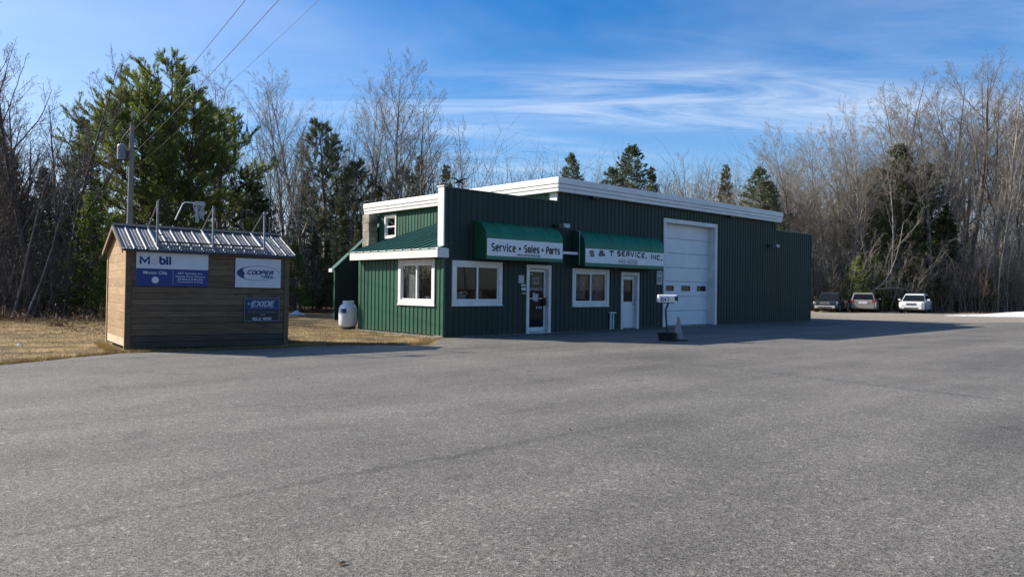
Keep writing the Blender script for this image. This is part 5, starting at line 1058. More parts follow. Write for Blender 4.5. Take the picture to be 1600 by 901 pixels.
reg('V1', 12, bare('forked', 81, 12, 0.08, M['bark_birch'], M['twig_tan'], dict(PH, n=[9, 6, 5, 3], start=[0.3, .2, .2, .2], rat=[0.42, .4, .5, .5], ang=[(25, 42), (25, 45), (25, 50), (20, 50)]), 1))
reg('C1', 14, conifer('spruce_a', 91, 14, 3.1, M['bark_dark'], M['needle_dark'], nb=170, per=34), 'conifer'); reg('C2', 14, conifer('spruce_b', 92, 14, 2.5, M['bark_dark'], M['needle_olive'], nb=150, per=30, gap=0.2, power=1.0), 'conifer')
reg('C3', 14, conifer('fir_pale', 93, 14, 2.7, M['bark_grey'], M['needle_pale'], nb=120, per=26, gap=0.25, upturn=0.1, power=0.95), 'conifer'); reg('C6', 14, conifer('broad_fir', 98, 14, 4.6, M['bark_grey'], M['needle_pale'], nb=190, per=34, gap=0.22, upturn=0.08, power=0.72, start=0.2), 'conifer'); reg('C7', 14, conifer('broad_hemlock', 99, 14, 4.4, M['bark_dark'], M['needle_dark'], nb=190, per=38, gap=0.2, power=0.62), 'conifer')
reg('C8', 13, big_pine('fuzzy_pine', 100, 13, M['bark_grey'], M['needle_pale'], 1, 3.3, 0.28, 1.0), 'pine')
reg('C4', 5, conifer('young_pine', 94, 5, 1.5, M['bark_grey'], M['needle_pine'], nb=70, per=22, gap=0.1, leaf=(0.24, 0.035), upturn=0.15), 'young_pine')
reg('C5', 13, big_pine('ragged_pine', 95, 13, M['bark_dark'], M['needle_dark'], 1, 3.4, 0.25, 1.1), 'pine'); reg('P1', 14, big_pine('white_pine', 96, 14, M['bark_dark'], M['needle_pine'], 4, 4.1, 0.33, 1.0, (-0.15, -0.05)), 'pine'); reg('P2', 13, big_pine('dark_white_pine', 97, 13, M['bark_dark'], M['needle_pine'], 2, 4.3, 0.22, 1.0), 'pine')

def plant(key, x, y, h, label, rz=None, group=None, tilt=None, sq=1.0):
    h0, T, C, nm = KIND[key]; s = h / h0; o = empty(nm, (x, y, 0), random.uniform(0, 6.28) if rz is None else rz, label, 'tree', group)
    o.scale = (s * sq, s * sq, s)
    if tilt: o.rotation_euler = (tilt[0], tilt[1], o.rotation_euler.z)
    link('trunk', T, o); link('crown', C, o); return o
plant('D3', -21.31, 34.0, 14.11, 'tall dark bare tree standing alone at the far left above the thicket', rz=3.9)
plant('D3', -22.73, 33.0, 11.64, 'dark bare tree cut by the left edge of the picture')
plant('D1', -22.82, 37.0, 10.82, 'dark bare tree just left of the big pine')
plant('D2', -22.97, 39.0, 10.67, 'thin dark bare tree against the left limbs of the big pine')
plant('D1', -23.72, 33.0, 10.91, 'second from the left of the dark bare trees in the left thicket', group='dark bare trees in the left thicket')
plant('D2', -25.33, 38.0, 10.73, 'fifth from the left of the dark bare trees in the left thicket', group='dark bare trees in the left thicket')
plant('D1', -25.90, 41.0, 10.06, 'sixth from the left of the dark bare trees in the left thicket', group='dark bare trees in the left thicket')
plant('D2', -28.31, 38.0, 13.31, 'leftmost of the dark bare trees in the left thicket', group='dark bare trees in the left thicket')
plant('D2', -25.67, 43.0, 9.19, 'seventh from the left of the dark bare trees in the left thicket', group='dark bare trees in the left thicket')
plant('D1', -24.44, 36.0, 8.53, 'fourth from the left of the dark bare trees in the left thicket', group='dark bare trees in the left thicket')
plant('D1', -25.70, 45.0, 9.37, 'rightmost of the dark bare trees in the left thicket', group='dark bare trees in the left thicket')
plant('D1', -29.27, 42.0, 12.41, 'third from the left of the dark bare trees in the left thicket', group='dark bare trees in the left thicket')
plant('P1', -19.94, 41.0, 14.01, 'large white pine with upswept green limbs behind the shed', rz=0.0)
plant('P2', -18.16, 45.0, 12.25, 'darker pine with level limbs right of the large white pine')
plant('C5', -16.90, 47.0, 8.82, 'ragged dark pine between the large pines and the thin bare trees')
plant('C4', -18.00, 33.5, 4.63, 'bright green young pine left of the shed roof')
plant('C4', -19.44, 34.5, 5.75, 'bright green young pine at the edge of the dark thicket')
plant('C4', -22.29, 43.0, 5.71, 'young pine under the large white pine')
plant('C1', -25.63, 38.0, 7.94, 'dark conifer deep in the left thicket')
plant('C1', -25.25, 40.0, 7.71, 'dark conifer beside the leaning birches')
plant('C1', -24.52, 41.0, 6.54, 'low dark conifer at the right end of the left thicket')
plant('C1', -36, 52, 12, 'second from the left of the dark conifers added to shade the left woods', group='dark conifers added to shade the left woods')  # these conifers are added so their shade darkens the left woods
plant('C1', -42, 56, 14, 'leftmost of the dark conifers added to shade the left woods', group='dark conifers added to shade the left woods')
plant('C1', -30, 52, 13, 'rightmost of the dark conifers added to shade the left woods', group='dark conifers added to shade the left woods')
plant('N2', -20.6, 30.6, 9.5, 'pale birch trunk leaning right at the far left edge of the woods', tilt=(0, 0.20), rz=0.3)
plant('N2', -19.6, 29.9, 8.0, 'pale crooked birch leaning right over the brush', tilt=(0, 0.36), rz=1.3)
plant('B3', -19.80, 50.0, 17.76, 'tall fine-twigged bare tree rising behind the pines')
plant('B4', -15.78, 52.0, 16.81, 'tall pale bare tree left of the fuzzy conifer')
plant('B3', -15.26, 55.0, 17.09, 'slim bare tree next to the fuzzy conifer')
plant('N2', -16.35, 50.0, 13.62, 'thin bare tree right of the dark pines')
plant('C8', -13.89, 55.0, 13.60, 'fuzzy grey green pine between the shed and the building')
plant('C8', -11.22, 52.0, 10.58, 'dark pine behind the rear wing of the building')
plant('C2', -9.13, 50.0, 8.31, 'olive conifer close behind the upper roof edge')
plant('C1', -15.92, 57.0, 10.28, 'dark conifer beneath the tall pale bare trees')
plant('C4', -14.37, 45.0, 3.10, 'low green young pine beside the shed right end')
plant('C4', -11.92, 46.0, 3.37, 'low green young pine left of the gas tank')
plant('C2', -10.80, 47.0, 6.66, 'olive green conifer left of the rear wing')
plant('C2', -9.56, 46.0, 5.57, 'low olive conifer right behind the gas tank')
plant('C2', -10.96, 44.0, 4.24, 'small olive conifer above the gas tank')
plant('C7', -17.24, 50.0, 8.44, 'broad dark hemlock right of the pines')
plant('C4', -12.63, 43.0, 3.97, 'bushy young pine between the shed and the tank')
plant('C2', -12.33, 46.0, 4.95, 'small olive conifer behind the lawn')
plant('B3', -8.48, 54.0, 18.28, 'large many-branched poplar above the upper roof')
plant('B4', -10.80, 54.0, 17.32, 'pale poplar left of the large poplar')
plant('H3', -10.29, 58.0, 17.51, 'bare tree behind the large poplar')
plant('B3', -7.08, 58.0, 17.19, 'bare tree right of the large poplar')
plant('B1', -5.86, 60.0, 16.05, 'slim bare tree above the front parapet corner')
plant('B1', -3.51, 58.0, 15.09, 'white-barked birch above the bird ornament')
plant('C2', -8.04, 62.0, 12.39, 'brownish conifer behind the upper roof')
plant('C2', -5.75, 64.0, 12.06, 'brown green conifer left of the bird ornament')
plant('C8', -9.84, 60.0, 11.14, 'dark pine under the large poplar')
plant('N1', -19.44, 56.0, 12.89, 'slender tan-barked bare tree between the pines and the fuzzy conifer, farther back', group='slender bare trees in the woods behind the shed')
plant('B2', -15.01, 48.0, 11.69, 'narrow bare tree with ascending twigs between the pines and the fuzzy conifer, near', group='slender bare trees in the woods behind the shed')
plant('N3', -13.68, 47.0, 10.28, 'slender birch-barked bare tree between the pines and the fuzzy conifer, near', group='slender bare trees in the woods behind the shed')
plant('N1', -15.14, 62.0, 16.32, 'slender tan-barked bare tree behind the rear wing of the building, farther back', group='slender bare trees in the woods behind the shed')
plant('N2', -14.24, 64.0, 16.26, 'slender grey bare tree behind the rear wing of the building, far back', group='slender bare trees in the woods behind the shed')
plant('N3', -11.54, 66.0, 15.62, 'slender birch-barked bare tree above the upper roof, far back', group='slender bare trees in the woods behind the shed')
plant('N3', -9.28, 66.0, 16.78, 'slender birch-barked bare tree above the upper roof, far back', group='slender bare trees in the woods behind the shed')
plant('N2', -7.44, 66.0, 14.81, 'slender grey bare tree above the upper roof, far back', group='slender bare trees in the woods behind the shed')
plant('N1', -4.98, 66.0, 13.99, 'slender tan-barked bare tree above the front parapet, far back', group='slender bare trees in the woods behind the shed')
plant('N3', -3.36, 68.0, 13.51, 'slender birch-barked bare tree above the front parapet, far back', group='slender bare trees in the woods behind the shed')
plant('N2', -12.56, 60.0, 13.80, 'slender grey bare tree behind the rear wing of the building, farther back', group='slender bare trees in the woods behind the shed')
plant('N1', -20.04, 60.0, 12.16, 'slender tan-barked bare tree between the pines and the fuzzy conifer, farther back', group='slender bare trees in the woods behind the shed')
plant('N3', -22.35, 62.0, 15.70, 'slender birch-barked bare tree behind the pines, farther back', group='slender bare trees in the woods behind the shed')
plant('N3', -12.77, 49.0, 9.82, 'slender birch-barked bare tree behind the rear wing of the building, near', group='slender bare trees in the woods behind the shed')
plant('N2', -18.84, 50.0, 9.49, 'slender grey bare tree behind the pines, near', group='slender bare trees in the woods behind the shed')
plant('N2', -22.52, 52.0, 10.68, 'slender grey bare tree behind the pines, farther back', group='slender bare trees in the woods behind the shed')
plant('N3', -23.37, 50.0, 9.44, 'slender birch-barked bare tree behind the pines, near', group='slender bare trees in the woods behind the shed')
plant('N3', -25.53, 50.0, 9.85, 'slender birch-barked bare tree behind the pines, near', group='slender bare trees in the woods behind the shed')
plant('N3', -16.48, 47.0, 7.81, 'slender birch-barked bare tree behind the pines, near', group='slender bare trees in the woods behind the shed')
plant('N1', -9.40, 48.0, 9.27, 'slender tan-barked bare tree behind the rear wing of the building, near', group='slender bare trees in the woods behind the shed')
plant('N3', -9.20, 70.0, 14.70, 'slender birch-barked bare tree above the upper roof, far back', group='slender bare trees in the woods behind the shed')
plant('B2', -2.08, 75.0, 13.66, 'narrow bare tree with ascending twigs above the front parapet, far back', group='slender bare trees in the woods behind the shed')
plant('B2', -0.43, 80.0, 14.50, 'small bare treetop above the low parapet')
plant('C6', 5.41, 70.0, 14.27, 'dark pointed conifer just above the fascia corner', sq=0.7)
plant('C6', 11.19, 70.0, 15.06, 'broad pale green conifer above the middle of the fascia')
plant('C2', 14.02, 74.0, 13.69, 'brownish conifer right of the broad pale conifer')
plant('C6', 8.69, 66.0, 12.33, 'low conifer left of the broad pale conifer')
plant('B1', 18.86, 78.0, 16.34, 'white birch with a pink-grey crown above the garage door')
plant('C2', 20.34, 72.0, 13.68, 'brown-green cone-shaped conifer above the fascia')
plant('C6', 21.29, 64.0, 12.15, 'olive pine above the right end of the fascia')
plant('C1', 22.93, 66.0, 11.18, 'dark conifer at the right end of the fascia')
plant('N3', -4.10, 79.9, 13.65, 'bare treetop above the low parapet, farther', group='bare treetops showing above the roof')
plant('N3', -2.74, 80.1, 14.06, 'bare treetop above the low parapet, farther', group='bare treetops showing above the roof')
plant('B2', -1.80, 81.8, 13.56, 'bare treetop above the low parapet, farther', group='bare treetops showing above the roof')
plant('H2', -1.07, 79.6, 13.67, 'bare treetop above the low parapet, farther', group='bare treetops showing above the roof')
plant('N1', -0.38, 79.9, 13.12, 'bare treetop above the low parapet, farther', group='bare treetops showing above the roof')
plant('H2', 1.10, 85.4, 14.72, 'bare treetop above the low parapet, nearer', group='bare treetops showing above the roof')
plant('N2', 1.92, 78.6, 13.23, 'bare treetop above the low parapet, nearer', group='bare treetops showing above the roof')
plant('N3', 3.00, 88.7, 14.54, 'bare treetop above the low parapet, nearer', group='bare treetops showing above the roof')
plant('N1', 4.12, 84.2, 15.59, 'bare treetop above the low parapet, farther', group='bare treetops showing above the roof')
plant('N1', 4.76, 82.4, 15.54, 'bare treetop between the corner conifer and the broad conifer, nearer', group='bare treetops showing above the roof')
plant('N1', 6.47, 86.3, 14.37, 'bare treetop between the corner conifer and the broad conifer, farther', group='bare treetops showing above the roof')
plant('N1', 6.40, 78.1, 14.52, 'bare treetop between the corner conifer and the broad conifer, farther', group='bare treetops showing above the roof')
plant('N3', 8.21, 84.6, 16.19, 'bare treetop between the corner conifer and the broad conifer, farther', group='bare treetops showing above the roof')
plant('B2', 9.34, 89.5, 16.28, 'bare treetop between the corner conifer and the broad conifer, nearer', group='bare treetops showing above the roof')
plant('N1', 9.61, 81.1, 14.75, 'bare treetop between the corner conifer and the broad conifer, farther', group='bare treetops showing above the roof')
plant('B2', 10.44, 78.9, 14.44, 'bare treetop between the corner conifer and the broad conifer, farther', group='bare treetops showing above the roof')
plant('N1', 10.96, 78.4, 15.19, 'bare treetop between the corner conifer and the broad conifer, farther', group='bare treetops showing above the roof')
plant('N2', 13.20, 84.2, 15.08, 'bare treetop between the corner conifer and the broad conifer, nearer', group='bare treetops showing above the roof')
plant('N1', 14.30, 86.8, 15.56, 'bare treetop between the broad conifer and the white birch, nearer', group='bare treetops showing above the roof')
plant('N2', 14.70, 81.7, 15.40, 'bare treetop between the broad conifer and the white birch, nearer', group='bare treetops showing above the roof')
plant('H2', 15.71, 82.0, 14.53, 'bare treetop between the broad conifer and the white birch, nearer', group='bare treetops showing above the roof')
plant('N2', 15.88, 79.4, 14.99, 'bare treetop between the broad conifer and the white birch, nearer', group='bare treetops showing above the roof')
plant('N2', 17.35, 80.6, 15.18, 'bare treetop between the broad conifer and the white birch, farther', group='bare treetops showing above the roof')
plant('B2', 18.70, 81.6, 13.74, 'bare treetop between the broad conifer and the white birch, farther', group='bare treetops showing above the roof')
plant('N1', 18.96, 79.0, 15.30, 'bare treetop right of the white birch above the fascia, farther', group='bare treetops showing above the roof')
plant('N2', 21.89, 87.2, 15.39, 'bare treetop right of the white birch above the fascia, farther', group='bare treetops showing above the roof')
plant('H2', 22.67, 85.6, 15.16, 'bare treetop right of the white birch above the fascia, nearer', group='bare treetops showing above the roof')
plant('H2', 25.12, 89.6, 17.25, 'bare treetop right of the white birch above the fascia, farther', group='bare treetops showing above the roof')
plant('N2', 22.16, 77.8, 13.41, 'bare treetop right of the white birch above the fascia, farther', group='bare treetops showing above the roof')
plant('N1', 25.08, 82.5, 14.63, 'bare treetop right of the white birch above the fascia, nearer', group='bare treetops showing above the roof')
plant('O1', 41.49, 68.0, 22.99, 'big forked hardwood with a thick trunk at the right')
plant('H1', 36.26, 70.0, 23.07, 'tall spreading bare tree behind the dark conifer')
plant('V1', 30.98, 60.5, 15.44, 'sunlit pale forked tree in front of the dark conifer')
plant('C7', 33.23, 64.0, 14.27, 'large dark conifer behind the white car')
plant('C7', 36.63, 66.0, 12.99, 'dark conifer right of the pale forked tree')
plant('C7', 32.82, 68.0, 12.93, 'dark conifer left of the pale forked tree')
plant('C1', 38.60, 66.0, 9.09, 'low dark conifer left of the big forked hardwood')
plant('H3', 23.83, 64.0, 16.70, 'bare hardwood nearest the building right end')
plant('H3', 29.95, 66.0, 19.51, 'tall bare hardwood above the champagne car')
plant('H1', 43.57, 66.0, 22.23, 'tall bare hardwood at the right edge')
plant('H2', 40.83, 72.0, 24.04, 'tall bare hardwood left of the big forked one')
plant('C4', 27.90, 60.0, 4.43, 'third from the left of the young green pines behind the parked cars', group='young pines behind the parked cars')
plant('C4', 29.68, 61.0, 4.76, 'fourth from the left of the young green pines behind the parked cars', group='young pines behind the parked cars')
plant('C4', 27.66, 62.0, 3.98, 'second from the left of the young green pines behind the parked cars', group='young pines behind the parked cars')
plant('C4', 33.36, 61.0, 4.54, 'sixth from the left of the young green pines behind the parked cars', group='young pines behind the parked cars')
plant('C4', 38.89, 61.0, 3.81, 'rightmost of the young green pines behind the parked cars', group='young pines behind the parked cars')
plant('C4', 27.13, 63.0, 3.47, 'leftmost of the young green pines behind the parked cars', group='young pines behind the parked cars')
plant('C4', 36.06, 62.0, 3.55, 'seventh from the left of the young green pines behind the parked cars', group='young pines behind the parked cars')
plant('C4', 31.28, 60.5, 2.93, 'fifth from the left of the young green pines behind the parked cars', group='young pines behind the parked cars')
plant('B3', 18.78, 62.8, 10.15, 'fine-twigged vase-shaped bare tree (tan bark) behind the right end of the building, front row', group='bare hardwoods crowded behind the parked cars')
plant('N1', 20.07, 62.5, 10.38, 'slender straight-trunked bare tree behind the right end of the building, front row', group='bare hardwoods crowded behind the parked cars')
plant('H3', 22.85, 64.2, 11.40, 'spreading grey bare hardwood (tan bark) behind the right end of the building, front row', group='bare hardwoods crowded behind the parked cars')
plant('B4', 24.93, 65.3, 16.10, 'fine-twigged vase-shaped bare tree (pale twigs) behind the right end of the building, front row', group='bare hardwoods crowded behind the parked cars')
plant('H3', 25.09, 62.1, 12.35, 'spreading grey bare hardwood (tan bark) behind the right end of the building, front row', group='bare hardwoods crowded behind the parked cars')
plant('H3', 27.13, 64.2, 14.18, 'spreading grey bare hardwood (tan bark) behind the dark parked car, front row', group='bare hardwoods crowded behind the parked cars')
plant('B3', 28.64, 63.5, 13.78, 'fine-twigged vase-shaped bare tree (tan bark) behind the dark parked car, front row', group='bare hardwoods crowded behind the parked cars')
plant('B3', 30.57, 63.2, 16.29, 'fine-twigged vase-shaped bare tree (tan bark) behind the middle parked car, front row', group='bare hardwoods crowded behind the parked cars')
plant('H3', 31.97, 63.5, 19.73, 'spreading grey bare hardwood (tan bark) behind the middle parked car, front row', group='bare hardwoods crowded behind the parked cars')
plant('H2', 34.81, 65.0, 19.35, 'spreading grey bare hardwood (grey bark) behind the white parked car, front row', group='bare hardwoods crowded behind the parked cars')
plant('H1', 35.11, 62.5, 18.43, 'spreading grey bare hardwood behind the white parked car, front row', group='bare hardwoods crowded behind the parked cars')
plant('B1', 38.63, 66.0, 16.49, 'fine-twigged vase-shaped bare tree behind the snow bank, front row', group='bare hardwoods crowded behind the parked cars')
plant('N2', 37.87, 62.3, 16.76, 'slender straight-trunked bare tree (grey bark) behind the snow bank, front row', group='bare hardwoods crowded behind the parked cars')
plant('B3', 42.05, 65.7, 20.80, 'fine-twigged vase-shaped bare tree (tan bark) behind the snow bank, front row', group='bare hardwoods crowded behind the parked cars')
plant('B1', 41.37, 62.7, 20.35, 'fine-twigged vase-shaped bare tree behind the snow bank, front row', group='bare hardwoods crowded behind the parked cars')
plant('H2', 43.77, 63.3, 20.19, 'spreading grey bare hardwood (grey bark) right of the snow bank, front row', group='bare hardwoods crowded behind the parked cars')
plant('H1', 46.50, 64.8, 20.21, 'spreading grey bare hardwood right of the snow bank, front row', group='bare hardwoods crowded behind the parked cars')
plant('B1', 45.67, 62.4, 19.24, 'fine-twigged vase-shaped bare tree right of the snow bank, front row', group='bare hardwoods crowded behind the parked cars')
plant('B1', 47.87, 62.3, 17.59, 'fine-twigged vase-shaped bare tree right of the snow bank, front row', group='bare hardwoods crowded behind the parked cars')
plant('B4', 21.13, 69.4, 9.99, 'fine-twigged vase-shaped bare tree (pale twigs) behind the right end of the building, middle row', group='bare hardwoods crowded behind the parked cars')
plant('B3', 23.60, 72.1, 12.03, 'fine-twigged vase-shaped bare tree (tan bark) behind the right end of the building, middle row', group='bare hardwoods crowded behind the parked cars')
plant('H3', 25.95, 72.7, 16.38, 'spreading grey bare hardwood (tan bark) behind the right end of the building, middle row', group='bare hardwoods crowded behind the parked cars')
plant('H3', 27.30, 71.7, 14.18, 'spreading grey bare hardwood (tan bark) behind the right end of the building, middle row', group='bare hardwoods crowded behind the parked cars')
plant('B4', 29.75, 73.9, 18.91, 'fine-twigged vase-shaped bare tree (pale twigs) behind the right end of the building, middle row', group='bare hardwoods crowded behind the parked cars')
plant('H3', 30.65, 72.1, 17.52, 'spreading grey bare hardwood (tan bark) behind the dark parked car, middle row', group='bare hardwoods crowded behind the parked cars')
plant('B4', 31.35, 69.2, 18.48, 'fine-twigged vase-shaped bare tree (pale twigs) behind the dark parked car, middle row', group='bare hardwoods crowded behind the parked cars')
plant('B4', 32.85, 68.5, 17.50, 'fine-twigged vase-shaped bare tree (pale twigs) behind the middle parked car, middle row', group='bare hardwoods crowded behind the parked cars')
plant('B4', 36.10, 71.9, 18.06, 'fine-twigged vase-shaped bare tree (pale twigs) behind the middle parked car, middle row', group='bare hardwoods crowded behind the parked cars')
plant('H1', 37.33, 71.6, 21.36, 'spreading grey bare hardwood behind the white parked car, middle row', group='bare hardwoods crowded behind the parked cars')
plant('H1', 39.92, 72.8, 19.96, 'spreading grey bare hardwood behind the white parked car, middle row', group='bare hardwoods crowded behind the parked cars')
plant('H2', 39.83, 69.1, 18.38, 'spreading grey bare hardwood (grey bark) behind the white parked car, middle row', group='bare hardwoods crowded behind the parked cars')
plant('H1', 43.74, 72.6, 20.76, 'spreading grey bare hardwood behind the snow bank, middle row', group='bare hardwoods crowded behind the parked cars')
plant('B3', 44.39, 70.9, 22.79, 'fine-twigged vase-shaped bare tree (tan bark) behind the snow bank, middle row', group='bare hardwoods crowded behind the parked cars')
plant('H3', 47.40, 73.0, 22.92, 'spreading grey bare hardwood (tan bark) behind the snow bank, middle row', group='bare hardwoods crowded behind the parked cars')
plant('N2', 48.81, 73.3, 19.65, 'slender straight-trunked bare tree (grey bark) behind the snow bank, middle row', group='bare hardwoods crowded behind the parked cars')
plant('H2', 48.13, 69.9, 20.78, 'spreading grey bare hardwood (grey bark) right of the snow bank, middle row', group='bare hardwoods crowded behind the parked cars')
plant('B3', 50.74, 71.2, 21.96, 'fine-twigged vase-shaped bare tree (tan bark) right of the snow bank, middle row', group='bare hardwoods crowded behind the parked cars')
plant('B1', 52.13, 70.4, 19.65, 'fine-twigged vase-shaped bare tree right of the snow bank, middle row', group='bare hardwoods crowded behind the parked cars')
plant('N2', 55.02, 71.5, 22.43, 'slender straight-trunked bare tree (grey bark) right of the snow bank, middle row', group='bare hardwoods crowded behind the parked cars')
plant('N2', 56.71, 72.2, 19.77, 'slender straight-trunked bare tree (grey bark) right of the snow bank, middle row', group='bare hardwoods crowded behind the parked cars')
plant('B3', 25.71, 81.0, 11.41, 'fine-twigged vase-shaped bare tree (tan bark) behind the right end of the building, back row', group='bare hardwoods crowded behind the parked cars')
plant('B4', 26.93, 80.8, 14.12, 'fine-twigged vase-shaped bare tree (pale twigs) behind the right end of the building, back row', group='bare hardwoods crowded behind the parked cars')
plant('N1', 28.55, 79.9, 15.25, 'slender straight-trunked bare tree behind the right end of the building, back row', group='bare hardwoods crowded behind the parked cars')
plant('B4', 29.68, 77.2, 14.10, 'fine-twigged vase-shaped bare tree (pale twigs) behind the right end of the building, back row', group='bare hardwoods crowded behind the parked cars')
plant('B3', 31.02, 77.3, 15.31, 'fine-twigged vase-shaped bare tree (tan bark) behind the right end of the building, back row', group='bare hardwoods crowded behind the parked cars')
plant('N1', 32.85, 76.1, 13.97, 'slender straight-trunked bare tree behind the dark parked car, back row', group='bare hardwoods crowded behind the parked cars')
plant('H3', 34.03, 76.3, 14.24, 'spreading grey bare hardwood (tan bark) behind the dark parked car, back row', group='bare hardwoods crowded behind the parked cars')
plant('B3', 38.95, 83.0, 19.52, 'fine-twigged vase-shaped bare tree (tan bark) behind the middle parked car, back row', group='bare hardwoods crowded behind the parked cars')
plant('H3', 40.62, 81.9, 17.98, 'spreading grey bare hardwood (tan bark) behind the middle parked car, back row', group='bare hardwoods crowded behind the parked cars')
plant('B3', 42.43, 81.8, 17.12, 'fine-twigged vase-shaped bare tree (tan bark) behind the white parked car, back row', group='bare hardwoods crowded behind the parked cars')
plant('B3', 44.83, 83.0, 19.04, 'fine-twigged vase-shaped bare tree (tan bark) behind the white parked car, back row', group='bare hardwoods crowded behind the parked cars')
plant('H2', 46.05, 82.8, 20.68, 'spreading grey bare hardwood (grey bark) behind the white parked car, back row', group='bare hardwoods crowded behind the parked cars')
plant('H2', 45.08, 77.3, 21.22, 'spreading grey bare hardwood (grey bark) behind the white parked car, back row', group='bare hardwoods crowded behind the parked cars')
plant('B1', 49.80, 81.5, 20.21, 'fine-twigged vase-shaped bare tree behind the snow bank, back row', group='bare hardwoods crowded behind the parked cars')
plant('N2', 48.44, 76.5, 19.91, 'slender straight-trunked bare tree (grey bark) behind the snow bank, back row', group='bare hardwoods crowded behind the parked cars')
plant('B3', 50.06, 76.2, 20.04, 'fine-twigged vase-shaped bare tree (tan bark) behind the snow bank, back row', group='bare hardwoods crowded behind the parked cars')
plant('H2', 52.26, 76.9, 20.80, 'spreading grey bare hardwood (grey bark) behind the snow bank, back row', group='bare hardwoods crowded behind the parked cars')
plant('H2', 56.05, 80.4, 22.38, 'spreading grey bare hardwood (grey bark) right of the snow bank, back row', group='bare hardwoods crowded behind the parked cars')
plant('H2', 59.65, 83.1, 19.61, 'spreading grey bare hardwood (grey bark) right of the snow bank, back row', group='bare hardwoods crowded behind the parked cars')
plant('H3', 61.69, 83.4, 19.68, 'spreading grey bare hardwood (tan bark) right of the snow bank, back row', group='bare hardwoods crowded behind the parked cars')
plant('H3', 59.49, 77.4, 20.12, 'spreading grey bare hardwood (tan bark) right of the snow bank, back row', group='bare hardwoods crowded behind the parked cars')
plant('N2', 63.59, 81.0, 21.94, 'slender straight-trunked bare tree (grey bark) right of the snow bank, back row', group='bare hardwoods crowded behind the parked cars')
plant('N3', 38.48, 60.9, 12.23, 'second from the left of the thin pale birch trunks behind the snow bank', group='thin pale trunks behind the snow bank')
plant('N3', 40.29, 62.7, 13.41, 'third from the left of the thin pale birch trunks behind the snow bank', group='thin pale trunks behind the snow bank')
plant('N3', 39.36, 60.1, 13.07, 'fifth from the left of the thin pale birch trunks behind the snow bank', group='thin pale trunks behind the snow bank')
plant('N3', 40.57, 60.8, 13.10, 'sixth from the left of the thin pale birch trunks behind the snow bank', group='thin pale trunks behind the snow bank')
plant('N3', 42.09, 62.0, 12.62, 'seventh from the left of the thin pale birch trunks behind the snow bank', group='thin pale trunks behind the snow bank')
plant('N3', 43.36, 62.7, 14.54, 'rightmost of the thin pale birch trunks behind the snow bank', group='thin pale trunks behind the snow bank')
plant('N3', 39.42, 61.0, 13.16, 'fourth from the left of the thin pale birch trunks behind the snow bank', group='thin pale trunks behind the snow bank')
plant('N3', 38.77, 62.7, 12.78, 'leftmost of the thin pale birch trunks behind the snow bank', group='thin pale trunks behind the snow bank')
plant('S2', 25.37, 61.2, 4.66, 'leftmost of the sapling clumps in the brush behind the parked cars', group='sapling clumps behind the parked cars')
plant('S2', 25.87, 60.4, 3.68, 'second from the left of the sapling clumps in the brush behind the parked cars', group='sapling clumps behind the parked cars')
plant('S1', 26.88, 60.8, 6.43, 'third from the left of the sapling clumps in the brush behind the parked cars', group='sapling clumps behind the parked cars')
plant('S1', 27.72, 60.3, 4.59, 'fourth from the left of the sapling clumps in the brush behind the parked cars', group='sapling clumps behind the parked cars')
plant('S1', 30.18, 61.9, 6.34, 'fifth from the left of the sapling clumps in the brush behind the parked cars', group='sapling clumps behind the parked cars')
plant('S1', 29.95, 60.2, 5.90, 'sixth from the left of the sapling clumps in the brush behind the parked cars', group='sapling clumps behind the parked cars')
plant('S1', 31.45, 59.5, 3.76, 'seventh from the left of the sapling clumps in the brush behind the parked cars', group='sapling clumps behind the parked cars')
plant('S1', 32.97, 61.3, 5.94, 'eighth from the left of the sapling clumps in the brush behind the parked cars', group='sapling clumps behind the parked cars')
plant('S2', 34.15, 60.5, 5.76, 'ninth from the left of the sapling clumps in the brush behind the parked cars', group='sapling clumps behind the parked cars')
plant('S1', 35.49, 61.9, 5.53, 'tenth from the left of the sapling clumps in the brush behind the parked cars', group='sapling clumps behind the parked cars')
plant('S1', 36.94, 61.2, 5.84, 'eleventh from the left of the sapling clumps in the brush behind the parked cars', group='sapling clumps behind the parked cars')
plant('S2', 37.17, 59.9, 5.36, 'twelfth from the left of the sapling clumps in the brush behind the parked cars', group='sapling clumps behind the parked cars')
plant('S2', 39.39, 61.9, 5.50, 'thirteenth from the left of the sapling clumps in the brush behind the parked cars', group='sapling clumps behind the parked cars')
plant('S2', 40.23, 61.1, 5.55, 'fourteenth from the left of the sapling clumps in the brush behind the parked cars', group='sapling clumps behind the parked cars')
plant('S2', 40.41, 60.1, 4.89, 'fifteenth from the left of the sapling clumps in the brush behind the parked cars', group='sapling clumps behind the parked cars')
plant('S1', 41.96, 61.0, 5.58, 'rightmost of the sapling clumps in the brush behind the parked cars', group='sapling clumps behind the parked cars')
plant('S1', -15.38, 44.0, 2.72, 'fifth from the left of the sapling clumps in the brush behind the shed', group='sapling clumps behind the shed')
plant('S1', -14.24, 44.0, 2.79, 'sixth from the left of the sapling clumps in the brush behind the shed', group='sapling clumps behind the shed')
plant('S1', -13.10, 44.0, 2.86, 'seventh from the left of the sapling clumps in the brush behind the shed', group='sapling clumps behind the shed')
plant('S1', -11.97, 44.0, 3.44, 'eighth from the left of the sapling clumps in the brush behind the shed', group='sapling clumps behind the shed')
plant('S1', -10.82, 44.0, 2.28, 'rightmost of the sapling clumps in the brush behind the shed', group='sapling clumps behind the shed')
plant('S3', -19.62, 35.0, 2.22, 'third from the left of the sapling clumps in the brush behind the shed', group='sapling clumps behind the shed')
plant('S3', -20.53, 35.0, 2.46, 'second from the left of the sapling clumps in the brush behind the shed', group='sapling clumps behind the shed')
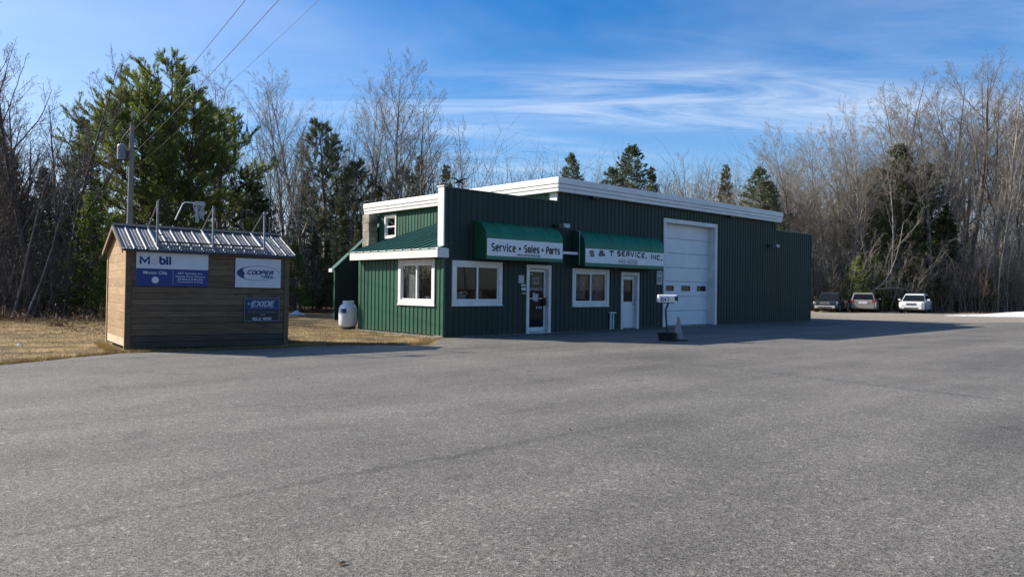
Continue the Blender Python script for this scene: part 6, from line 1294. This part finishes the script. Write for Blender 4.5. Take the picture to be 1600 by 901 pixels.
plant('S3', -21.28, 35.0, 2.32, 'leftmost of the sapling clumps in the brush behind the shed', group='sapling clumps behind the shed')
plant('S3', -18.71, 35.0, 2.00, 'fourth from the left of the sapling clumps in the brush behind the shed', group='sapling clumps behind the shed')
plant('S3', -22.40, 31.6, 4.05, 'leftmost of the dark sapling clumps at the left lawn edge', group='dark sapling clumps at the left lawn edge')
plant('S3', -22.84, 33.3, 3.41, 'second from the left of the dark sapling clumps at the left lawn edge', group='dark sapling clumps at the left lawn edge')
plant('S3', -20.48, 31.0, 3.28, 'third from the left of the dark sapling clumps at the left lawn edge', group='dark sapling clumps at the left lawn edge')
plant('S3', -20.19, 31.6, 3.46, 'fourth from the left of the dark sapling clumps at the left lawn edge', group='dark sapling clumps at the left lawn edge')
plant('S3', -19.96, 32.6, 4.47, 'fifth from the left of the dark sapling clumps at the left lawn edge', group='dark sapling clumps at the left lawn edge')
plant('S3', -19.76, 33.4, 4.55, 'rightmost of the dark sapling clumps at the left lawn edge', group='dark sapling clumps at the left lawn edge')
plant('H1', 62, 62, 19, 'bare hardwood beyond the right edge of the lot', group='hardwoods beyond the right edge')
plant('H1', 72, 56, 20, 'bare hardwood beyond the right edge of the lot', group='hardwoods beyond the right edge')
plant('H1', 84, 50, 18, 'bare hardwood beyond the right edge of the lot', group='hardwoods beyond the right edge')
plant('H1', 90, 40, 19, 'bare hardwood beyond the right edge of the lot', group='hardwoods beyond the right edge')
plant('H1', 96, 28, 20, 'bare hardwood beyond the right edge of the lot', group='hardwoods beyond the right edge')
plant('H1', 100, 16, 18, 'bare hardwood beyond the right edge of the lot', group='hardwoods beyond the right edge')
plant('H1', 80, 64, 21, 'bare hardwood beyond the right edge of the lot', group='hardwoods beyond the right edge')
plant('H1', 92, 56, 20, 'bare hardwood beyond the right edge of the lot', group='hardwoods beyond the right edge')
plant('H1', 104, 36, 21, 'bare hardwood beyond the right edge of the lot', group='hardwoods beyond the right edge')
plant('H1', 108, 8, 19, 'bare hardwood beyond the right edge of the lot', group='hardwoods beyond the right edge')
plant('H1', 110, -4, 18, 'bare hardwood beyond the right edge of the lot', group='hardwoods beyond the right edge')
plant('C7', -36.8, -9.9, 14.1, 'unseen tree added behind the viewer to cut sky light', group='unseen trees added behind the viewer to cut sky light')  # unseen treeline added behind the camera, cuts sky fill on the shaded front
plant('H1', -34.6, -17.2, 18.4, 'unseen tree added behind the viewer to cut sky light', group='unseen trees added behind the viewer to cut sky light')
plant('P2', -36.0, -22.2, 17.2, 'unseen tree added behind the viewer to cut sky light', group='unseen trees added behind the viewer to cut sky light')
plant('H1', -26.5, -27.9, 18.7, 'unseen tree added behind the viewer to cut sky light', group='unseen trees added behind the viewer to cut sky light')
plant('C7', -23.3, -31.8, 13.7, 'unseen tree added behind the viewer to cut sky light', group='unseen trees added behind the viewer to cut sky light')
plant('P2', -24.6, -44.7, 13.4, 'unseen tree added behind the viewer to cut sky light', group='unseen trees added behind the viewer to cut sky light')
plant('C7', -16.2, -47.8, 18.5, 'unseen tree added behind the viewer to cut sky light', group='unseen trees added behind the viewer to cut sky light')
plant('H1', -8.6, -42.5, 18.3, 'unseen tree added behind the viewer to cut sky light', group='unseen trees added behind the viewer to cut sky light')
plant('H1', -1.4, -54.2, 14.7, 'unseen tree added behind the viewer to cut sky light', group='unseen trees added behind the viewer to cut sky light')
plant('C7', 6.6, -44.8, 18.3, 'unseen tree added behind the viewer to cut sky light', group='unseen trees added behind the viewer to cut sky light')
plant('H1', 10.0, -47.1, 13.8, 'unseen tree added behind the viewer to cut sky light', group='unseen trees added behind the viewer to cut sky light')
plant('C7', 18.8, -50.6, 18.8, 'unseen tree added behind the viewer to cut sky light', group='unseen trees added behind the viewer to cut sky light')
plant('C7', 25.0, -48.8, 18.4, 'unseen tree added behind the viewer to cut sky light', group='unseen trees added behind the viewer to cut sky light')
plant('C7', 26.9, -35.9, 13.8, 'unseen tree added behind the viewer to cut sky light', group='unseen trees added behind the viewer to cut sky light')
plant('P2', 38.7, -35.0, 16.0, 'unseen tree added behind the viewer to cut sky light', group='unseen trees added behind the viewer to cut sky light')
plant('H1', 42.2, -28.8, 14.2, 'unseen tree added behind the viewer to cut sky light', group='unseen trees added behind the viewer to cut sky light')
plant('C7', 48.8, -25.3, 14.0, 'unseen tree added behind the viewer to cut sky light', group='unseen trees added behind the viewer to cut sky light')
plant('C7', 54.8, -20.2, 14.6, 'unseen tree added behind the viewer to cut sky light', group='unseen trees added behind the viewer to cut sky light')
plant('C1', 55.3, -11.7, 17.4, 'unseen tree added behind the viewer to cut sky light', group='unseen trees added behind the viewer to cut sky light')
plant('H1', 44.5, -4.4, 18.7, 'unseen tree added behind the viewer to cut sky light', group='unseen trees added behind the viewer to cut sky light')
# bent leaning trunk between the cars
lt = empty('leaning_trunk', (29.2, 59.3, 0), 0, 'pale bent trunk leaning up to the right beside the champagne car', 'tree')
_b = MB(); _b.tube([(-1.6, 0, 1.05), (-0.6, 0, 1.55), (0.4, 0.1, 2.15), (1.1, 0.2, 3.1), (1.55, 0.2, 4.3), (1.9, 0.2, 5.8), (2.1, 0.2, 7.2)], [0.065, 0.06, 0.055, 0.05, 0.04, 0.03, 0.012], 8); _b.build('trunk', M['bark_tan'], lt, smooth=True)
_b = MB(); _b.tube([(-1.6, 0, 1.05), (-2.2, 0.2, 0.5), (-2.5, 0.2, -0.1)], [0.10, 0.11, 0.13], 8); _b.tube([(-0.2, 0, 1.8), (1.5, -0.3, 1.9), (2.8, -0.4, 1.6)], [0.04, 0.03, 0.01], 6); _b.tube([(1.2, 0.2, 3.4), (1.1, 0, 4.6), (0.7, 0, 5.6)], [0.03, 0.02, 0.008], 5); _b.build('limb', M['bark_tan'], lt)

def in_band(line, n, w, rs):
    """random points along a poly-line of (x, y), scattered w to its right hand side"""
    P = np.array(line, float); sl = np.linalg.norm(P[1:] - P[:-1], axis=1); cs = np.concatenate([[0], np.cumsum(sl)]); t = rs.uniform(0, cs[-1], n); i = np.clip(np.searchsorted(cs, t) - 1, 0, len(sl) - 1)
    f = ((t - cs[i]) / sl[i])[:, None]; q = P[i] * (1 - f) + P[i + 1] * f; d = (P[i + 1] - P[i]) / sl[i][:, None]; nr = np.stack([-d[:, 1], d[:, 0]], 1)
    return q + nr * (rs.uniform(0, 1, n) ** 1.2 * w)[:, None]
def thicket(name, line, n, w, h0, h1, r, m, seed, tw=14, label=None, lean=0.18):
    rs = np.random.default_rng(seed); b = in_band(line, n, w, rs); h = rs.uniform(h0, h1, n) * (0.6 + 0.4 * rs.random(n)); seg = []; tws = []
    p = np.column_stack([b, np.full(n, -0.05)]); d = np.column_stack([rs.normal(0, lean, (n, 2)), np.ones(n)]); d /= np.linalg.norm(d, axis=1, keepdims=True); k = 5; pts = [p]; rad = r * rs.uniform(0.5, 1.6, n)
    for j in range(k):
        q = p + d * (h / k)[:, None]; seg.append(np.column_stack([p, q, rad * (1 - j / k * 0.75), rad * (1 - (j + 1) / k * 0.75)])); p = q; pts.append(p); d = d + rs.normal(0, 0.13, (n, 3)); d /= np.linalg.norm(d, axis=1, keepdims=True)
    pts = np.stack(pts, 1)
    for j in range(tw):
        t = rs.uniform(0.12, 1.0, n) * k; i = np.minimum(t.astype(int), k - 1); f = (t - i)[:, None]; a = pts[np.arange(n), i] * (1 - f) + pts[np.arange(n), i + 1] * f
        dd = np.column_stack([rs.normal(0, 1, (n, 2)), rs.uniform(0.1, 1.6, n)]); dd /= np.linalg.norm(dd, axis=1, keepdims=True); L = (h * rs.uniform(0.08, 0.28, n))[:, None]; mid = a + dd * L * 0.5; e = mid + (dd + rs.normal(0, 0.3, (n, 3))) * L * 0.5
        tws.append(np.column_stack([a, mid, rad * 0.32, rad * 0.24])); tws.append(np.column_stack([mid, e, rad * 0.24, rad * 0.12]))
    if name == 'woods':            # far mass: each distant twig is one slim blade of wood
        T = np.concatenate(tws); d_ = T[:, 3:6] - T[:, 0:3]; s_ = np.cross(d_, rs.normal(size=d_.shape)); s_ /= np.linalg.norm(s_, axis=1, keepdims=True) + 1e-9
        V1 = np.stack([T[:, 0:3] - s_ * T[:, 6:7], T[:, 0:3] + s_ * T[:, 6:7], T[:, 3:6] + s_ * T[:, 7:8], T[:, 3:6] - s_ * T[:, 7:8]], 1).reshape(-1, 3)
        me0 = seg_mesh(name, np.concatenate(seg), 3, m, False); v0 = np.empty(len(me0.vertices) * 3, np.float32); me0.vertices.foreach_get('co', v0); f0 = np.empty(len(me0.loops), np.int32); me0.loops.foreach_get('vertex_index', f0)
        bpy.data.meshes.remove(me0); v0 = v0.reshape(-1, 3); me1 = np_mesh(name, np.concatenate([v0, V1]), np.concatenate([f0.reshape(-1, 4), np.arange(len(V1)).reshape(-1, 4) + len(v0)]), m)
        o = link(name, me1)
    else: o = link(name, seg_mesh(name, np.concatenate(seg + tws), 3, m, False)); setp(o, label, None, None, 'stuff'); return o
def leaves(name, line, n, w, z0, z1, size, m, seed, label=None, clump=0):
    rs = np.random.default_rng(seed)
    if clump: cc = in_band(line, clump, w, rs); zz = rs.uniform(z0, z1, clump) ; rad = rs.uniform(0.3, 1.0, clump); i = rs.integers(0, clump, n); g = rs.normal(0, 0.5, (n, 3)) * rad[i][:, None]; C = np.column_stack([cc[i], zz[i]]) + g; C[:, 2] = np.abs(C[:, 2])
    else: C = np.column_stack([in_band(line, n, w, rs), rs.uniform(z0, z1, n)])
    V, F = leaf_quads(C, rs.normal(0, 1, (n, 3)), np.full(n, size) * rs.uniform(0.6, 1.4, n), np.full(n, size * 0.32) * rs.uniform(0.6, 1.4, n), rs)
    o = link(name, np_mesh(name, V, F, m)); setp(o, label, None, None, 'stuff'); return o

LEFTLINE = [(-46, 26), (-30, 29), (-23, 30.5), (-19, 35), (-15, 40.5), (-10, 46), (-3, 50), (6, 58)][::1]
RIGHTLINE = [(6, 60), (18, 61), (30, 61.0), (40, 60), (52, 64), (70, 68)]
BACKLINE = [(-20, 62), (0, 82), (20, 92), (45, 92), (80, 96)]
thicket('dark_brush', LEFTLINE[:4], 800, 6, 2.5, 7.5, 0.022, M['twig_dark'], 5, 18, 'dark tangled brush at the left edge of the woods')
thicket('brush', LEFTLINE[3:], 900, 9, 1.5, 7, 0.020, M['twig_grey'], 6, 15, 'grey brush behind the shed and the building')
thicket('brush', RIGHTLINE, 1500, 9, 1.5, 8.0, 0.022, M['twig_tan'], 7, 15, 'sunlit tan brush behind the parked cars', 0.13)
thicket('brush', [(36, 59), (52, 63), (70, 67)], 900, 7, 2, 8, 0.020, M['twig_red'], 8, 15, 'reddish brush behind the snow bank', 0.10)
thicket('woods', [(-60, 36), (-32, 40), (-24, 50), (-15, 58), (-2, 66), (12, 74), (30, 74), (60, 74), (90, 80)], 2600, 14, 6, 13.5, 0.040, M['twig_grey'], 9, 16, 'far mass of bare woods', 0.07)
thicket('woods', [(34, 66), (50, 69), (80, 74)], 1300, 12, 6, 15.0, 0.030, M['twig_tan'], 19, 22, 'sunlit woods behind the parked cars', 0.09)
thicket('woods', [(17, 66), (24, 67), (36, 66)], 1300, 10, 8, 16.0, 0.026, M['twig_tan'], 20, 22, 'sunlit woods behind the right end of the building', 0.09)
thicket('woods', BACKLINE, 2000, 10, 14, 20.0, 0.032, M['twig_grey'], 10, 15, 'farthest mass of bare woods', 0.07)
leaves('understory', LEFTLINE[:4], 9000, 6, 0.1, 4.6, 0.13, M['needle_dark'], 11, 'dark evergreen understory at the left', 120)
leaves('understory', LEFTLINE[3:], 16000, 8, 0.1, 3.0, 0.13, M['needle_olive'], 12, 'green understory behind the shed', 110)
leaves('understory', RIGHTLINE, 26000, 8, 0.1, 3.4, 0.13, M['needle_olive'], 13, 'olive understory behind the parked cars', 200)
leaves('understory', [(30, 60), (46, 61.5), (60, 65)], 9000, 4, 0.1, 1.8, 0.12, M['dead_leaf'], 14, 'brown leaf litter and brush behind the snow bank', 90)
leaves('understory', [(18, 60), (30, 60)], 5000, 3, 0.05, 0.9, 0.12, M['dead_leaf'], 15, 'brown leaves under the trees behind the cars', 70)
leaves('leaf_litter', [(-30, 26), (-20, 29.5), (-14, 38), (-9, 43)], 5000, 4, 0.0, 0.03, 0.10, M['dead_leaf'], 16, 'dead leaves along the edge of the lawn')
leaves('leaf_litter', [(14, 58), (24, 57.0), (38, 56.5), (60, 60)], 5000, 3, 0.0, 0.03, 0.12, M['dead_leaf'], 17, 'dead leaves round the parked cars')

# lawn blades: straw with some green patches
def lawn_blades(name, n, m, seed, lo, hi, keep, label):
    rs = np.random.default_rng(seed); x = rs.uniform(-24, 0.5, n * 2); y = rs.uniform(8.3, 40, n * 2)
    edge = np.interp(y, [8, 13.5, 14.8, 16.1, 16.6, 17.6, 18.8, 19.4, 22, 60], [-9.6, -9.45, -9.05, -8.55, -7.5, -6.0, -4.6, -2.15, -2.2, -2.2])
    farl = np.interp(y, [8, 27, 30, 34, 41, 46], [-40, -30, -22.5, -19, -13, -9.5])
    th = np.sin(x * 0.9 + 1.3) + np.sin(y * 1.1 + x * 0.35) + rs.normal(0, 0.6, len(x))
    bx = (x + 2.067) * 0.733 + (y - 22.383) * 0.680; bz = -(x + 2.067) * 0.680 + (y - 22.383) * 0.733
    ok = (x < edge - 0.03) & (x > farl) & keep(th) & ~((bx > -0.05) & (bz > 0)) & ~((bx > 3.1) & (bz > 11))
    sx = (x + 8.66) * 0.797 + (y - 16.65) * 0.604; sy = -(x + 8.66) * 0.604 + (y - 16.65) * 0.797; ok &= ~((sx > -0.05) & (sx < 3.75) & (sy > -0.05) & (sy < 2.5))
    x, y = x[ok][:n], y[ok][:n]; k = len(x); C = np.column_stack([x, y, np.full(k, -0.012)]); D = np.column_stack([rs.normal(0, 0.75, (k, 2)), rs.uniform(0.25, 1.0, k)])
    ff = 1 + (y - 12) * 0.02
    V, F = leaf_quads(C, D, rs.uniform(lo, hi, k) * ff, rs.uniform(0.004, 0.008, k) * ff, rs, tri=True)
    o = link(name, np_mesh(name, V, F, m)); setp(o, label, None, None, 'stuff')
lawn_blades('dead_grass', 60000, M['straw'], 21, 0.03, 0.085, lambda t: t > -1.6, 'short dead straw-coloured grass on the lawn')
lawn_blades('grass', 16000, M['grass'], 22, 0.03, 0.07, lambda t: t < 0.1, 'patches of grass turning green on the lawn')

def tufts(name, n, seed, label):
    """ragged clumps of taller dead grass along the pavement edge, the shed and the woods"""
    rs = np.random.default_rng(seed); E = [(-9.9, 10.5), (-9.3, 13.6), (-8.9, 14.9), (-8.55, 16.1), (-7.4, 16.75), (-5.9, 17.75), (-4.5, 19.0), (-2.25, 19.6), (-2.25, 21.3)]; S_ = [(-8.75, 16.5), (-10.3, 18.7), (-5.8, 19.1), (-7.4, 21.0)]
    c = np.concatenate([in_band(E, n, 0.22, rs), in_band([S_[0], S_[1]], n // 4, 0.15, rs), in_band([(-5.55, 19.2), (-6.9, 20.9)], n // 5, -0.2, rs), in_band([(-24, 29.5), (-19, 33), (-13, 40)], n // 2, 1.5, rs)])
    k = 14; C = np.repeat(c, k, 0) + rs.normal(0, 0.035, (len(c) * k, 2)); m_ = len(C); C = np.column_stack([C, np.full(m_, -0.01)]); D = np.column_stack([rs.normal(0, 0.5, (m_, 2)), rs.uniform(0.4, 1.0, m_)])
    V, F = leaf_quads(C, D, rs.uniform(0.04, 0.13, m_), rs.uniform(0.003, 0.006, m_), rs, tri=True)
    setp(link(name, np_mesh(name, V, F, M['straw'])), label, None, None, 'stuff')
tufts('dead_grass', 900, 41, 'ragged tufts of taller dead grass along the pavement edge')

leaves('leaf_litter', [(-26, 20), (-20, 24), (-12, 27)], 7000, 9, 0.0, 0.025, 0.07, M['dead_leaf'], 51, 'dark brown leaf litter strewn over the lawn left of the shed', 34)
leaves('leaf_litter', [(-12, 21), (-8, 25), (-4, 24)], 1800, 9, 0.0, 0.02, 0.06, M['dead_leaf'], 52, 'dead leaves on the lawn behind the shed', 26)
